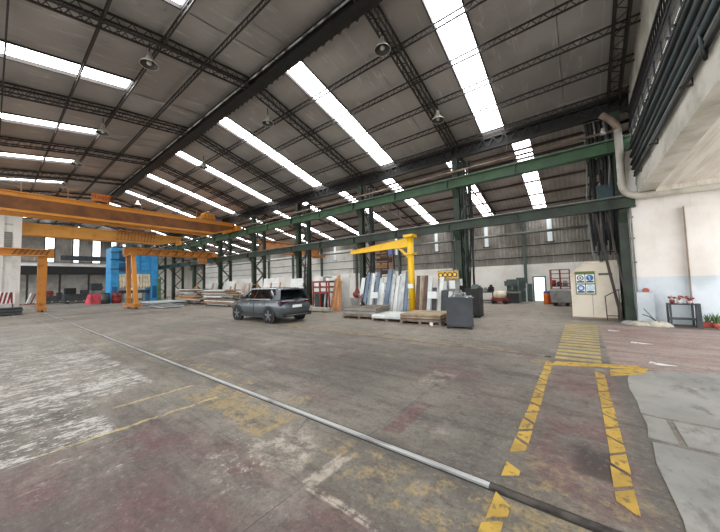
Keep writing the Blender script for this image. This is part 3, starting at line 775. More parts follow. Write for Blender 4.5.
for i in range(12):
    y = 8.2+i*.3; MB().bar((-39.05, y, 7.0), (-39.05, y+.12, 8.15), .05).build('cage_bar', 'orange_rust', h)
for z in (7.05, 7.6, 8.15): MB().bar((-39.05, 8.1, z), (-39.05, 11.8, z), .05).build('cage_rail', 'orange_rust', h)
MB().lathe([(.3, -.8), (.34, -.7), (.34, .7), (.3, .8)], 14, (-40, 10, 8.4), 'y').build('drum', 'machine_dark', h)
# aisle crane
t = thing('aisle_crane', 'rust-orange single girder crane spanning the side aisle', 'crane', (-25, 20, 4.7))
MB().box(-25.25, -24.75, 16.3, 24.2, 5.0, 6.15).build('girder', 'orange_rust', t)
for z in (5.0, 6.15): MB().box(-25.4, -24.6, 16.3, 24.2, z-.04, z+.04).build('flange', 'orange_worn', t)
for y in (16.4, 24.3): MB().box(-26, -24, y-.12, y+.12, 4.8, 5.1).build('end_carriage', 'orange_rust', t)

# gantries with legs on the floor rails
t = thing('semi_gantry_crane', 'orange gantry crane reaching in from the left on one stout leg', 'crane', (-36.5, 2.69, 0))
MB().box(-36.75, -36.25, -7.5, 3.1, 4.72, 5.28).build('beam', 'orange_worn', t)
for z in (4.74, 5.28): MB().box(-36.9, -36.1, -7.5, 3.15, z-.03, z+.03).build('flange', 'orange_paint', t)
m = MB().prism([(2.42, 4.7), (2.98, 4.7), (2.95, .3), (2.44, .3)], 'x', -36.75, -36.25); m.build('leg', 'orange_worn', t)
MB().box(-37.7, -35.3, 2.45, 2.93, .14, .42).build('end_carriage', 'orange_worn', t)
for s in (-1, 1): MB().lathe([(.16, -.06), (.16, .06)], 14, (-36.5+s*.9, 2.69, .17), 'y').build('wheel', 'dark_steel', t)
for i in range(7): MB().bar((-36.22, 1.0+i*.3, 4.75), (-36.22, 1.3+i*.3, 5.26), .05).build('lattice_bar', 'dark_steel', t)
MB().box(-36.8, -36.2, 3.0, 3.35, 4.6, 5.4).build('end_plate', 'orange_worn', t)

t = thing('semi_gantry_crane', 'orange semi-gantry crane with splayed legs in front of the blue press', 'crane', (-31.3, 7.69, 0))
MB().box(-32.4, -30.2, 7.25, 7.7, 4.62, 4.78).build('cross_beam', 'orange_worn', t)
MB().box(-31.55, -31.05, 7.0, 14.5, 4.78, 5.3).build('beam', 'orange_worn', t)
for z in (4.76, 5.3): MB().box(-31.7, -30.9, 7.0, 14.5, z-.03, z+.03).build('flange', 'orange_worn', t)
for dx in (-1, 1):
    MB().bar((-31.3+dx*.75, 7.5, 4.8), (-31.3+dx*1.05, 7.69, .35), .27, .30).build('leg', 'orange_paint' if dx > 0 else 'orange_worn', t)
MB().bar((-32.3, 7.66, .95), (-30.3, 7.66, .95), .12).build('tie', 'orange_worn', t)
MB().box(-32.8, -29.8, 7.42, 7.96, .14, .42).build('end_carriage', 'orange_worn', t)
for s in (-1, 1): MB().lathe([(.16, -.06), (.16, .06)], 14, (-31.3+s*1.1, 7.69, .17), 'y').build('wheel', 'dark_steel', t)
for i in range(16):
    y = 8.2+i*.37; MB().bar((-31.0, y, 4.8), (-31.0, y+(.37 if i % 2 else -.0)+.1, 5.28), .05).build('lattice_bar', 'dark_steel' if i % 2 else 'orange_paint', t)
MB().box(-32.2, -30.4, 14.3, 14.75, 4.80, 5.15).build('end_carriage', 'orange_worn', t)
h = thing('chain_hoist', 'rusty chain hoist hanging under the orange semi-gantry beam', 'hoist', (-31.3, 13.6, 3.2))
MB().box(-31.6, -31.0, 13.2, 13.9, 4.1, 4.7).build('body', 'orange_rust', h)
MB().tube([(-31.3, 13.5, 4.1), (-31.3, 13.5, 3.4)], .03, 6).build('chain', 'dark_steel', h)
MB().tube([(-31.3, 13.5, 3.4), (-31.3, 13.62, 3.3), (-31.3, 13.5, 3.15), (-31.3, 13.38, 3.25)], .035, 6).build('hook', 'orange_rust', h)

# yellow jib crane
t = thing('jib_crane', 'bright yellow pillar jib crane between the leaning sheets', 'crane', (-7.3, 14.1, 0))
px, py = -7.3, 14.1
MB().tube([(px, py, .05), (px, py, 4.15)], .175, 16).build('pillar', 'yellow_paint', t, smooth=True)
MB().lathe([(.3, 0), (.3, .05)], 16, (px, py, 0)).build('base_plate', 'yellow_paint', t)
dv = Vector((-4.4, .3, 0)).normalized(); e = Vector((px, py, 0))+dv*4.45
m = MB(); sd = Vector((dv.y, -dv.x, 0))*.09
A0 = Vector((px, py, 0)); 
for s_ in (-1, 1):
    m.v += [tuple(A0+sd*s_+Vector((0, 0, 3.66))), tuple(e+sd*s_+Vector((0, 0, 3.62))), tuple(e+sd*s_+Vector((0, 0, 3.78))), tuple(A0+sd*s_+Vector((0, 0, 4.12)))]
m.f = [(0, 1, 2, 3), (7, 6, 5, 4), (0, 4, 5, 1), (1, 5, 6, 2), (2, 6, 7, 3), (3, 7, 4, 0)]
m.build('arm', 'yellow_paint', t)
MB().bar((px, py, 3.64), (e.x, e.y, 3.60), .3, .03).build('arm_flange', 'yellow_paint', t)
MB().bar((px, py, 4.13), (e.x, e.y, 3.79), .26, .03).build('arm_flange', 'yellow_paint', t)
MB().bar((px+dv.x*.15, py+dv.y*.15, 3.1), (px+dv.x*.75, py+dv.y*.75, 3.66), .12, .12).build('knee_brace', 'yellow_paint', t)
MB().box(px-.28, px+.28, py-.28, py+.28, 4.16, 4.3).build('head_plate', 'yellow_paint', t)
MB().box(px-.25, px+.25, py-.25, py+.25, 3.2, 3.3).build('collar', 'yellow_paint', t)
MB().box(px-.12, px+.2, py-.23, py-.2, 1.35, 1.6).build('notice', 'paper', t)
h = thing('chain_hoist', 'small blue-black hoist hanging under the yellow jib arm', 'hoist', (px+dv.x*1.3, py+dv.y*1.3, 3.0))
hx, hy = px+dv.x*1.3, py+dv.y*1.3
MB().box(hx-.14, hx+.14, hy-.12, hy+.12, 3.3, 3.62).build('body', 'plastic_blue', h)
MB().tube([(hx, hy, 3.3), (hx, hy, 3.0)], .015, 6).build('chain', 'dark_steel', h)

# ------------------------------------------------------------------ pipes, cable ladders, duct on the right
def ladder(z, hgt, lab, x=1.8, step=.22, nc=4):
    t = thing('cable_ladder', lab, 'cable tray', (x, 4, z), 0, 'black cable ladders on the side wall')
    for q in (z, z+hgt): MB().bar((x, -7.5, q), (x, 14.6, q), .05, .09).build('side_rail', 'black_steel', t)
    m = MB(); y = -7.4
    while y < 14.6: m.bar((x, y, z), (x, y, z+hgt), .03); y += step
    o = m.build('rungs', 'black_steel', t, fix=False); o['kind'] = 'stuff'
    for i in range(nc): MB().tube([(x+.05, -7.5, z+.1+i*hgt/5), (x+.06+.02*(i % 2), 4, z+.08+i*hgt/5), (x+.05, 14.5, z+.1+i*hgt/5)], .025, 6).build('cable', 'rubber', t)
    for y in range(-6, 15, 3): MB().bar((XW, y, z+hgt/2), (x, y, z+hgt/2), .05).build('bracket', 'black_steel', t)
ladder(7.38, .55, 'upper black cable ladder along the concrete side wall')
ladder(6.72, .50, 'lower black cable ladder in front of the glazed band', 1.8, .8, 1)
for k, (x, z, r, mt, nm) in enumerate(((1.80, 6.52, .06, 'pipe_dark', 'black'), (1.83, 6.36, .045, 'pipe_grey', 'slim grey'), (1.80, 6.2, .075, 'pipe_teal', 'teal'), (1.84, 6.05, .04, 'pipe_brown', 'thin tan'), (1.80, 5.9, .075, 'pipe_dark', 'thick black'), (1.81, 5.72, .065, 'pipe_teal', 'dark teal'), (1.84, 5.57, .04, 'pipe_grey', 'narrow grey'), (1.83, 5.45, .045, 'pipe_dark', 'lowest black'))):
    solo(MB().tube([(x, -7.6, z), (x, 14.55, z)], r, 10), 'service_pipe', mt, '%s service pipe along the side wall, %s below the glazed band' % (nm, ORD[k]), 'pipe', 'pipes along the side wall', smooth=True)
for k, y in enumerate((-4, -1, 2, 5, 8, 11, 13.6)):
    solo(MB().box(1.72, XW, y-.02, y+.02, 5.32, 5.36).box(1.885, XW, y-.02, y+.02, 5.36, 6.6).box(1.72, XW, y-.02, y+.02, 6.6, 6.63), 'pipe_bracket', 'dark_steel', 'dark steel bracket carrying the side wall pipes, %s from the camera end' % ORD[k], 'bracket', 'brackets for the side wall pipes')
def arc(c, r, a0, a1, n, f):
    return [f(c, r, a0+(a1-a0)*i/n) for i in range(n+1)]
pts = [(1.46, 14.45, 7.3), (1.46, 14.45, 5.15)] + [(1.96-.5*cos(a), 14.45, 5.15-.5*sin(a)) for a in [pi/2*i/6 for i in range(1, 7)]] + [(4.9, 14.45, 4.6)]
t = thing('air_duct', 'cream round duct dropping beside the column and running along the plaster wall', 'duct', (3, 14.45, 4.5))
MB().tube(pts, .12, 14).build('pipe', 'pipe_white', t, smooth=True)
for p, q in (((1.46, 14.45, 5.2), (1.46, 14.45, 5.28)), ((2.0, 14.45, 4.65), (2.06, 14.45, 4.65)), ((3.9, 14.45, 4.6), (3.96, 14.45, 4.6))): MB().tube([p, q], .135, 14).build('joint_ring', 'pipe_white', t)
MB().tube([(1.46, 14.45, 7.3), (1.42, 14.43, 7.5), (1.25, 14.36, 7.75), (1.0, 14.3, 8.0)], .12, 12).build('upper_bend', 'pipe_brown', t, smooth=True)
MB().tube([(2.35, 14.45, 4.6), (2.35, 14.45, 5.0), (2.42, 14.3, 5.05)], .02, 6).build('hanger', 'dark_steel', t)
solo(MB().tube([(2.5, 8.3, 4.86), (2.5, 8.3, 4.75), (2.62, 8.3, 4.7), (3.2, 8.3, 4.7)], .03, 8), 'soffit_pipe', 'pipe_grey', 'short bent pipe stub under the concrete soffit', 'pipe', smooth=True)
solo(MB().tube([(1.78, 7.0, 5.9), (1.8, 7.0, 5.35), (1.83, 7.05, 5.28), (1.86, 7.1, 5.5)], .03, 8), 'drain_pipe', 'pipe_dark', 'dark hooked pipe hanging over the concrete edge beam', 'pipe', smooth=True)
m = MB().tube([(XE, 14.75, 7.42), (1.4, 14.75, 7.42)], .055, 8)
solo(m, 'service_pipe', 'pipe_brown', 'long tan pipe running along the columns under the eave girder', 'pipe', smooth=True)
m = MB().tube([(XE, 15.3, 7.85), (1.4, 15.3, 7.85)], .04, 8)
solo(m, 'service_pipe', 'aisle_steel', 'thin reddish pipe above the long tan pipe under the eave girder', 'pipe', smooth=True)
for k, x in enumerate((-8.9, -15.3, -2.4)):
    solo(MB().bar((x, 14.75, 7.45), (x, 14.75, 8.9), .015), 'pipe_hanger', 'dark_steel', 'thin rod hanging the long tan pipe, %s of three' % ('middle', 'furthest', 'nearest')[k], 'rod')
solo(MB().tube([(1.02, 14.3, 7.2), (1.02, 14.3, 7.45)], .09, 12, r2=.05), 'flood_lamp', 'lamp_shade', 'small pale floodlight beside the duct under the eave girder', 'lamp', smooth=True)

# ------------------------------------------------------------------ bell lamps
def bell_lamp():
    t = thing('bell_lamp', 'x', 'lamp', (0, 0, 0), 0, 'bell lamps under the roof')
    MB().lathe([(.06, .42), (.075, .40), (.09, .22), (.11, .2)], 16).build('cap', 'lamp_shade', t, local=True, smooth=True)
    P = [(.1, .22), (.14, .12), (.24, .03), (.29, -.06), (.28, -.06), (.23, .02), (.13, .1), (.09, .2)]
    m = MB(); n = 18
    rows = [[(r*cos(2*pi*k/n), r*sin(2*pi*k/n), h) for k in range(n+1)] for r, h in P]
    m.grid(rows).build('shade', 'lamp_shade', t, local=True, smooth=True, fix=False)
    m = MB(); m.grid([[(r*cos(2*pi*k/n), r*sin(2*pi*k/n), h) for k in range(n+1)] for r, h in ((.265, -.055), (.215, .01), (.12, .09), (.02, .1))]).build('shade_lining', 'lamp_inner', t, local=True, smooth=True, fix=False)
    MB().lathe([(.04, .1), (.08, .06), (.08, -.02), (.04, -.05)], 14).build('bulb', 'lamp_glow', t, local=True, smooth=True)
    MB().bar((0, 0, .4), (0, 0, .75), .03).build('hanger', 'dark_steel', t, local=True)
    return t
lp = bell_lamp()
for k, (x, y, z, lab) in enumerate(((-11.7, 3.25, 9.75, 'large bell lamp left of the ridge, nearest of its row'), (-18.8, 3.3, 9.75, 'second bell lamp in the row left of the ridge'), (-24.8, 3.15, 9.75, 'third bell lamp in the row left of the ridge'), (-31.5, 3.27, 9.75, 'fourth bell lamp in the row left of the ridge'), (-47.5, 2.9, 9.7, 'furthest bell lamp in the row left of the ridge'),
                                    (-5.04, 8.2, 9.95, 'dark-mouthed bell lamp just right of the ridge, nearest of its row'), (-11.9, 8.25, 9.85, 'second bell lamp in the row right of the ridge'), (-19.6, 8.55, 9.8, 'third bell lamp in the row right of the ridge'), (-33.4, 8.5, 9.8, 'furthest bell lamp in the row right of the ridge'),
                                    (-4.63, 12.05, 8.95, 'bell lamp low on the roof slope near the eave girder'))):
    if k == 0: lp.location = (x, y, z); lp['label'] = lab
    else: copy_tree(lp, loc=(x, y, z), label=lab)

for k, (x, y, z) in enumerate(((-19.1, 17.3, 6.95), (-22.9, 20.0, 6.7))):
    t = thing('globe_lamp', 'lit white globe lamp in the side aisle, %s the column line' % ('nearer to', 'further behind')[k], 'lamp', (x, y, z), 0, 'lit globe lamps in the aisle')
    MB().lathe([(.03, -.2), (.12, -.17), (.2, -.05), (.2, .05), (.12, .17), (.03, .2)], 16).build('globe', 'globe_glow', t, local=True, smooth=True)
    MB().bar((0, 0, .18), (0, 0, .24), .12).build('cap', 'dark_steel', t, local=True)
    MB().bar((0, 0, .24), (0, 0, zr(y)-z-.1), .02).build('stem', 'dark_steel', t, local=True)

# ------------------------------------------------------------------ the parked car (local: nose +x, up z)
def car():
    t = thing('car', 'dark grey SUV parked on the shop floor, seen from its rear corner', 'car', (-12.72, 8.74, 0), pi)
    def B(m, nm, mt, par=t, smooth=False): return m.build(nm, mt, par, smooth=smooth, local=True)
    st = [(-2.24, .62, .78, .44, .92), (-2.17, .80, .87, .34, 1.03), (-2.0, .86, .91, .27, 1.09), (-1.7, .87, .92, .25, 1.10), (-1.35, .87, .925, .25, 1.10), (-.9, .86, .915, .25, 1.09), (-.2, .86, .91, .25, 1.07), (.5, .86, .91, .25, 1.06), (1.0, .87, .92, .25, 1.05), (1.35, .87, .92, .26, 1.02), (1.75, .84, .90, .28, .97), (2.05, .74, .83, .32, .90), (2.2, .55, .66, .40, .80)]
    P = []
    for x, wb_, wm, zb, zt in st:
        h = [(wb_*.9, zb), (wb_, zb+.07), (wm, zb+(zt-zb)*.42), (wm, zb+(zt-zb)*.66), (wm-.03, zt-.10), (wm-.09, zt-.02), (wm*.55, zt+.015), (0, zt+.02)]
        P.append([(x, y, z) for y, z in h]+[(x, -y, z) for y, z in reversed(h[:-1])])
    m = MB().grid(P); n = len(P[0])
    m.f.append(tuple(range(n))); m.f.append(tuple(reversed(range((len(P)-1)*n, len(P)*n))))
    for i in range(len(P)-1): m.f.append((i*n, (i+1)*n, (i+1)*n+n-1, i*n+n-1))
    body = B(m, 'body', 'car_paint', smooth=True)
    # glasshouse: dark glass volume, painted roof, pillars
    gs = [(-2.08, .74, 1.09, 1.12), (-1.78, .76, 1.09, 1.50), (-1.2, .78, 1.08, 1.565), (-.5, .79, 1.07, 1.585), (.2, .78, 1.06, 1.56), (.45, .77, 1.06, 1.52), (1.15, .72, 1.04, 1.07)]
    P = []
    for x, wd, z0, z1 in gs:
        f = (z1-z0)/.5; wt = wd-.17*f
        h = [(wd+.06, z0-.02), (wt+.02, z1-.02), (wt-.06, z1)]
        P.append([(x, y, z) for y, z in h]+[(x, -y, z) for y, z in reversed(h)])
    m = MB().grid(P); n = 6; m.f.append(tuple(range(n))); m.f.append(tuple(reversed(range((len(P)-1)*n, len(P)*n))))
    B(m, 'glasshouse', 'car_glass')
    rs = [(-2.0, .58, 1.535, .0), (-1.85, .61, 1.56, .01), (-1.2, .635, 1.59, .03), (-.5, .64, 1.605, .03), (.15, .63, 1.585, .03), (.48, .60, 1.53, .02)]
    P = [[(x, wd, z-.03), (x, wd*.8, z+c_*.6), (x, 0, z+c_), (x, -wd*.8, z+c_*.6), (x, -wd, z-.03)] for x, wd, z, c_ in rs]
    m = MB().grid(P); B(m, 'roof', 'car_paint', smooth=True)
    B(MB().box(-2.1, -1.86, -.56, .56, 1.515, 1.555), 'spoiler', 'car_paint')
    for s in (-1, 1):
        B(MB().bar((1.18, s*.80, 1.05), (.42, s*.62, 1.55), .06, .05), 'pillar', 'car_paint')
        B(MB().bar((-.12, s*.87, 1.05), (-.2, s*.66, 1.56), .06, .04), 'pillar', 'car_trim')
        m = MB().prism([(-2.12, 1.06), (-1.42, 1.06), (-1.72, 1.30), (-1.55, 1.535), (-1.92, 1.535)], 'y', -.012, .012)
        a = math.atan2(.19, .5)
        m.v = [(x, s*(.845-(z-1.06)*.40)+y, z) for x, y, z in m.v]; B(m, 'quarter_panel', 'car_paint')
        m = MB().bar((.4, s*.655, 1.575), (-1.6, s*.655, 1.585), .05, .03); B(m, 'roof_rail', 'car_chrome')
        m = MB().bar((1.05, s*.885, 1.075), (-1.45, s*.885, 1.10), .02, .03); B(m, 'window_trim', 'car_chrome')
        mr = B(MB().box(.72, .88, s*1.0-.10, s*1.0+.10, 1.08, 1.22), 'mirror', 'car_paint')
        for x in (1.35, -1.35):
            B(MB().lathe([(.44, s*.89), (.44, s*.935), (.36, s*.935), (.36, s*.89)], 24, (x, 0, .36), 'y'), 'wheel_arch', 'car_trim')
            B(MB().lathe([(.385, s*.86), (.385, s*.928)], 24, (x, 0, .36), 'y'), 'wheel_well', 'rubber')
        B(MB().box(-.95, .95, s*.90-.03, s*.90+.03, .24, .38), 'sill', 'car_trim')
        for x in (.25, -.75): B(MB().box(x-.11, x+.11, s*.925-.012, s*.925+.012, .86, .89), 'door_handle', 'car_chrome')
        for x in (.98, -.1, -1.0): B(MB().bar((x, s*.922, .40), (x, s*.912, 1.02), .012), 'door_seam', 'car_trim')
        B(MB().box(-2.235, -2.05, s*.62-.17, s*.62+.17, .86, 1.0), 'tail_lamp', 'lamp_red')
        B(MB().box(-2.20, -2.02, s*.84-.05, s*.84+.05, .80, 1.0), 'tail_lamp', 'lamp_red')
        B(MB().box(1.95, 2.16, s*.62-.15, s*.62+.15, .70, .82), 'headlamp', 'car_chrome')
    B(MB().box(-2.255, -2.1, -.5, .5, .90, .94), 'light_bar', 'lamp_red')
    B(MB().box(-2.29, -2.0, -.84, .84, .30, .46), 'bumper_trim', 'car_trim')
    B(MB().box(-2.30, -2.2, -.62, .62, .36, .39), 'bumper_strip', 'car_chrome')
    B(MB().box(-2.275, -2.2, -.26, .26, .70, .82), 'number_plate', 'paper')
    B(MB().lathe([(.06, -2.265), (.06, -2.22)], 14, (0, 0, .98), 'x'), 'emblem', 'car_chrome')
    B(MB().bar((-2.06, -.45, 1.14), (-2.12, .1, 1.10), .02), 'wiper', 'car_trim')
    # wheel
    for x in (1.35, -1.35):
        for s in (-1, 1):
            wt = B(MB().lathe([(.22, s*.70), (.33, s*.71), (.345, s*.75), (.345, s*.90), (.33, s*.94), (.24, s*.945)], 28, (x, 0, .345), 'y'), 'wheel', 'rubber', smooth=True)
            B(MB().lathe([(.245, s*.90), (.245, s*.938), (.225, s*.945), (.225, s*.9)], 28, (x, 0, .345), 'y'), 'rim', 'rim', wt)
            B(MB().lathe([(.235, s*.885), (.235, s*.93)], 24, (x, 0, .345), 'y'), 'rim_back', 'rim_dark', wt)
            for k in range(5):
                a = 2*pi*k/5+.3; m = MB().bar((x, s*.945, .345), (x+.235*cos(a), s*.94, .345+.235*sin(a)), .03, .075, up=(-sin(a), 0, cos(a))); B(m, 'spoke', 'rim', wt)
            B(MB().lathe([(.05, s*.93), (.05, s*.955)], 12, (x, 0, .345), 'y'), 'hub', 'rim', wt)
    return t
car()

# ------------------------------------------------------------------ blue press
t = thing('forging_press', 'tall blue hydraulic press at the far end of the hall', 'press', (-47, 11.5, 0))
for y in (9.5, 13.7): MB().box(-48.6, -46, y-.38, y+.38, 0, 6.9).build('upright', 'blue_press', t)
MB().box(-48.4, -46.2, 9.88, 13.32, 3.55, 6.9).build('crown', 'blue_press', t)
for y0, y1, z0, z1 in ((9.8, 11.0, 5.3, 6.6), (11.2, 12.0, 4.2, 6.6), (12.2, 13.0, 4.2, 5.2), (9.8, 11.0, 3.9, 5.0), (12.2, 13.0, 5.4, 6.6)): MB().box(-46.2, -46.05, y0, y1, z0, z1).build('access_panel', 'blue_deep' if y0 in (9.8,) else 'blue_press', t)
for z in (4.2, 5.4, 6.3): MB().bar((-45.9, 9.0, z), (-45.9, 10.6, z+.1), .1).build('pipe', 'machine_dark', t)
for i in range(11):
    y = 9.92+i*.305; MB().prism([(y, 3.6), (y+.24, 3.6), (y+.32, 2.0), (y+.08, 1.75)], 'x', -46.7, -46.1).build('tool_roller', 'beige_tool', t)
MB().box(-48.2, -46.4, 9.65, 13.15, 1.1, 1.5).build('bed', 'machine_dark', t)
for y in (10.4, 11.5, 12.6): MB().box(-46.6, -46.3, y-.1, y+.1, 0, 1.1).build('bed_leg', 'grey_machine', t)
MB().box(-48.2, -46.2, 9.4, 13.4, 6.9, 7.15).build('platform', 'machine_dark', t)
for i, y in enumerate((10.2, 11.2, 12.3)): MB().tube([(-47.2, y, 7.15), (-47.2, y, 7.9)], .4 if i == 1 else .28, 12).build('cylinder', 'machine_green' if i == 1 else 'grey_machine', t)
MB().tube([(-46.6, 9.8, 7.15), (-46.6, 10.2, 7.9), (-46.6, 11.2, 8.2), (-46.6, 12.2, 7.9), (-46.6, 12.6, 7.2)], .12, 8).build('hose', 'machine_dark', t)
for y in (9.5, 13.7): MB().box(-46.0, -45.95, y-.25, y+.25, .4, 2.0).build('side_cover', 'blue_deep', t)
solo(MB().box(-45.6, -45.3, 13.9, 14.25, 0, 3.0).box(-45.7, -45.2, 13.8, 14.35, 0, .08), 'guide_post', 'green_post', 'pale green post standing to the right of the blue press', 'post')
t = thing('control_cabinet', 'tall white cabinet right of the blue press', 'cabinet', (-53, 13.7, 0))
MB().box(-54, -52.5, 13.0, 14.4, .2, 6.6).build('body', 'white_paint', t); MB().box(-52.5, -52.46, 13.1, 13.67, .4, 6.4).build('door', 'white_sheet', t); MB().box(-52.5, -52.46, 13.73, 14.3, .4, 6.4).build('door', 'white_sheet', t); MB().box(-54, -52.5, 13.05, 14.35, 0, .2).build('plinth', 'machine_dark', t)
MB().lathe([(.1, -52.46), (.1, -52.4)], 10, (0, 13.8, 2.6), 'x').build('dial', 'machine_dark', t)

# ------------------------------------------------------------------ things on the floor, far left
def plate_stack(lab, x0, x1, y0, y1, n, th, mats, skew=.05):
    for i in range(n):
        dx, dy = random.uniform(-skew, skew), random.uniform(-skew, skew)
        z = .08+i*th
        solo(MB().box(x0+dx, x1+dx, y0+dy, y1+dy, z, z+th-.008), 'steel_plate', mats[i % len(mats)], lab % ORD[i], 'plate', lab.split(',')[0])
    for q in (.15, .85): solo(MB().box(x0, x1, y0+(y1-y0)*q-.05, y0+(y1-y0)*q+.05, 0, .08), 'timber_bearer', 'wood_grey', ('near' if q < .5 else 'far')+' timber bearer under the '+lab.split(',')[0], 'timber')
plate_stack('dark plates by the white room, %s from the floor', -35.2, -33.2, -1.5, 1.55, 4, .12, ['machine_dark', 'black_steel'])
plate_stack('pale plates beside the semi-gantry legs, %s from the floor', -30.6, -27.5, 8.7, 10.4, 2, .09, ['pale_sheet', 'aluminium'])
plate_stack('long grey plates in front of the press, %s from the floor', -35.5, -31.4, 9.3, 12.2, 3, .1, ['grey_sheet', 'machine_dark', 'pale_sheet'])
t = thing('barrier_board', 'red and white striped barrier board by the white room', 'barrier', (-37.9, 0.85, 0))
MB().box(-38.0, -37.9, .4, 1.3, .75, 1.75).build('board', 'paper', t)
for i in range(4): MB().prism([(.43+i*.22, .78), (.55+i*.22, .78), (.71+i*.22-.2*(i == 3), 1.72), (.59+i*.22-.2*(i == 3), 1.72)], 'x', -37.9, -37.88).build('stripe', 'red_paint', t)
for y in (.5, 1.2): MB().box(-38.0, -37.9, y-.04, y+.04, 0, .75).build('leg', 'dark_steel', t)
t = thing('tarpaulin', 'crumpled pink-red tarpaulin over a load near the blue press', 'tarpaulin', (-46, 8.0, 0))
P = []
for i in range(9):
    P.append([(-47.0+i*.22, 6.9+j*.26+.08*sin(i*2), max(0, (1.25 if 1 <= i <= 7 and 1 <= j <= 6 else .02)*(.75+.25*sin(i*1.7+j*2.3)))) for j in range(8)])
MB().grid(P).build('sheet', 'red_cloth', t)
def lump_machine(lab, x, y, sx, sy, h, mt, mt2, seed):
    r = random.Random(seed); t = thing('machine', lab, 'machine', (x, y, 0))
    MB().box(x-sx/2, x+sx/2, y-sy/2, y+sy/2, .12, h*.6).build('bed', mt, t)
    MB().box(x-sx*.3, x+sx*.2, y-sy*.45, y-sy*.05, h*.6, h).build('headstock', mt2, t)
    MB().box(x-sx*.25, x+sx*.3, y+sy*.15, y+sy*.42, h*.6, h*.85).build('tailstock', mt, t)
    MB().lathe([(.18*h, x+sx*.3), (.18*h, x+sx*.3+.12)], 14, (0, y-sy*.2, h*.75), 'x').build('wheel', mt2, t)
    for a in (-1, 1): MB().box(x-sx*.45, x+sx*.45, y+a*sy*.38-.12, y+a*sy*.38+.12, 0, .12).build('foot', 'dark_steel', t)
    MB().bar((x+sx*.45, y-sy*.4, h*.7), (x+sx*.5, y-sy*.1, h*.9), .06).build('lever', 'dark_steel', t)
lump_machine('dark lathe-like machine at the far end, left of the red tarpaulin', -54, 7.2, 2.4, 2.6, 2.0, 'machine_dark', 'black_steel', 1)
lump_machine('grey boxy machine at the far end behind the red tarpaulin', -56, 10.2, 2.2, 2.8, 2.6, 'grey_machine', 'machine_dark', 2)
lump_machine('low dark machine at the far end below the mezzanine', -57.5, 5.4, 2.0, 1.8, 1.7, 'machine_dark', 'red_paint', 3)
t = thing('roller_conveyor', 'curved roller conveyor on the floor at the far end', 'conveyor', (-52, 7, 0))
for i in range(16):
    a = i/15; x = -52.5+1.5*a*a*2; y = 3.8+a*5; MB().bar((x-.35, y, .32), (x+.35, y, .32), .12).build('roller', 'amber_paint' if i % 2 else 'machine_dark', t)
for o_ in (-.42, .42): MB().tube([(-52.5+1.5*(i/15)**2*2+o_, 3.8+i/3, .25) for i in range(16)], .07, 6).build('side_rail', 'machine_dark', t)
for i in (0, 7, 15): MB().box(-52.6+1.5*(i/15)**2*2, -52.4+1.5*(i/15)**2*2, 3.75+i/3, 3.9+i/3, 0, .22).build('leg', 'machine_dark', t)
t = thing('traffic_barrier', 'low red and white frame stacked near the far end', 'barrier', (-57, 3.7, 0))
for i in range(5): MB().bar((-57, 2.9+i*.4, .1), (-57, 3.3+i*.4, 1.5-.1*i), .12).build('bar', 'red_paint' if i % 2 else 'paper', t)
MB().bar((-57, 2.7, .06), (-57, 5.0, .06), .12).build('base', 'red_paint', t)
t = thing('oil_drum', 'dark red drum beside the blue press upright', 'drum', (-44.6, 9.4, 0))
MB().lathe([(.42, 0), (.44, .02), (.43, .4), (.45, .42), (.43, .44), (.43, .85), (.45, .87), (.43, .9), (.43, 1.28), (.4, 1.3)], 18, (-44.6, 9.4, 0)).build('shell', 'red_paint', t, smooth=True)
MB().lathe([(.44, 1.27), (.44, 1.32), (.4, 1.32)], 18, (-44.6, 9.4, 0)).build('rim', 'dark_steel', t)
t = thing('oil_drum', 'black drum behind the dark red drum at the press', 'drum', (-44.7, 8.4, 0))
MB().lathe([(.40, 0), (.42, .02), (.41, .5), (.43, .52), (.41, .54), (.41, 1.25), (.38, 1.27)], 18, (-44.7, 8.4, 0)).build('shell', 'machine_dark', t, smooth=True)
MB().lathe([(.42, 1.24), (.42, 1.29), (.38, 1.29)], 18, (-44.7, 8.4, 0)).build('rim', 'dark_steel', t)

# ------------------------------------------------------------------ timber along the column line
def timber_pile(x0, x1, y, rows, cols, lab, rnd):
    r = random.Random(rnd); z = .12
    for q in (.2, .8):
        solo(MB().box(x0+(x1-x0)*q-.06, x0+(x1-x0)*q+.06, y-.6, y+.6, 0, .12), 'timber_bearer', 'wood_grey', 'bearer under %s, %s end' % (lab, 'far' if q < .5 else 'near'), 'timber')
    for i in range(rows):
        n = cols-(i > rows*.6); hh = [.06, .09, .07, .1][i % 4]
        for j in range(n):
            ln = (x1-x0)*r.uniform(.45, 1.0); c = r.uniform(x0+ln/2-.4, x1-ln/2+.4); yy = y-.55+1.1*(j+.5)/n
            a, b = c-ln/2, c+ln/2; jy = r.uniform(-.03, .03)
            solo(MB().bar((a, yy-jy, z+hh/2), (b, yy+jy, z+hh/2), .75/n, hh-.008), 'timber_beam', r.choice(['wood_grey', 'wood_pale', 'wood_grey', 'wood', 'pale_sheet', 'pipe_brown', 'white_sheet']), 'beam in the %s layer of %s, %s from front' % (ORD[i], lab, ORD[j]), 'timber', 'beams in '+lab)
        z += hh
        if i % 3 == 2:
            for q in (.25, .72): solo(MB().box(x0+(x1-x0)*q-.04, x0+(x1-x0)*q+.04, y-.58, y+.58, z, z+.05), 'timber_spacer', 'wood_grey', 'cross spacer above the %s layer of %s, %s end' % (ORD[i], lab, 'far' if q < .5 else 'near'), 'timber')
            z += .05
timber_pile(-28.5, -22.0, 12.6, 14, 6, 'the timber pile beyond the car', 3)
timber_pile(-35.5, -29.3, 13.0, 15, 6, 'the far timber pile', 4)
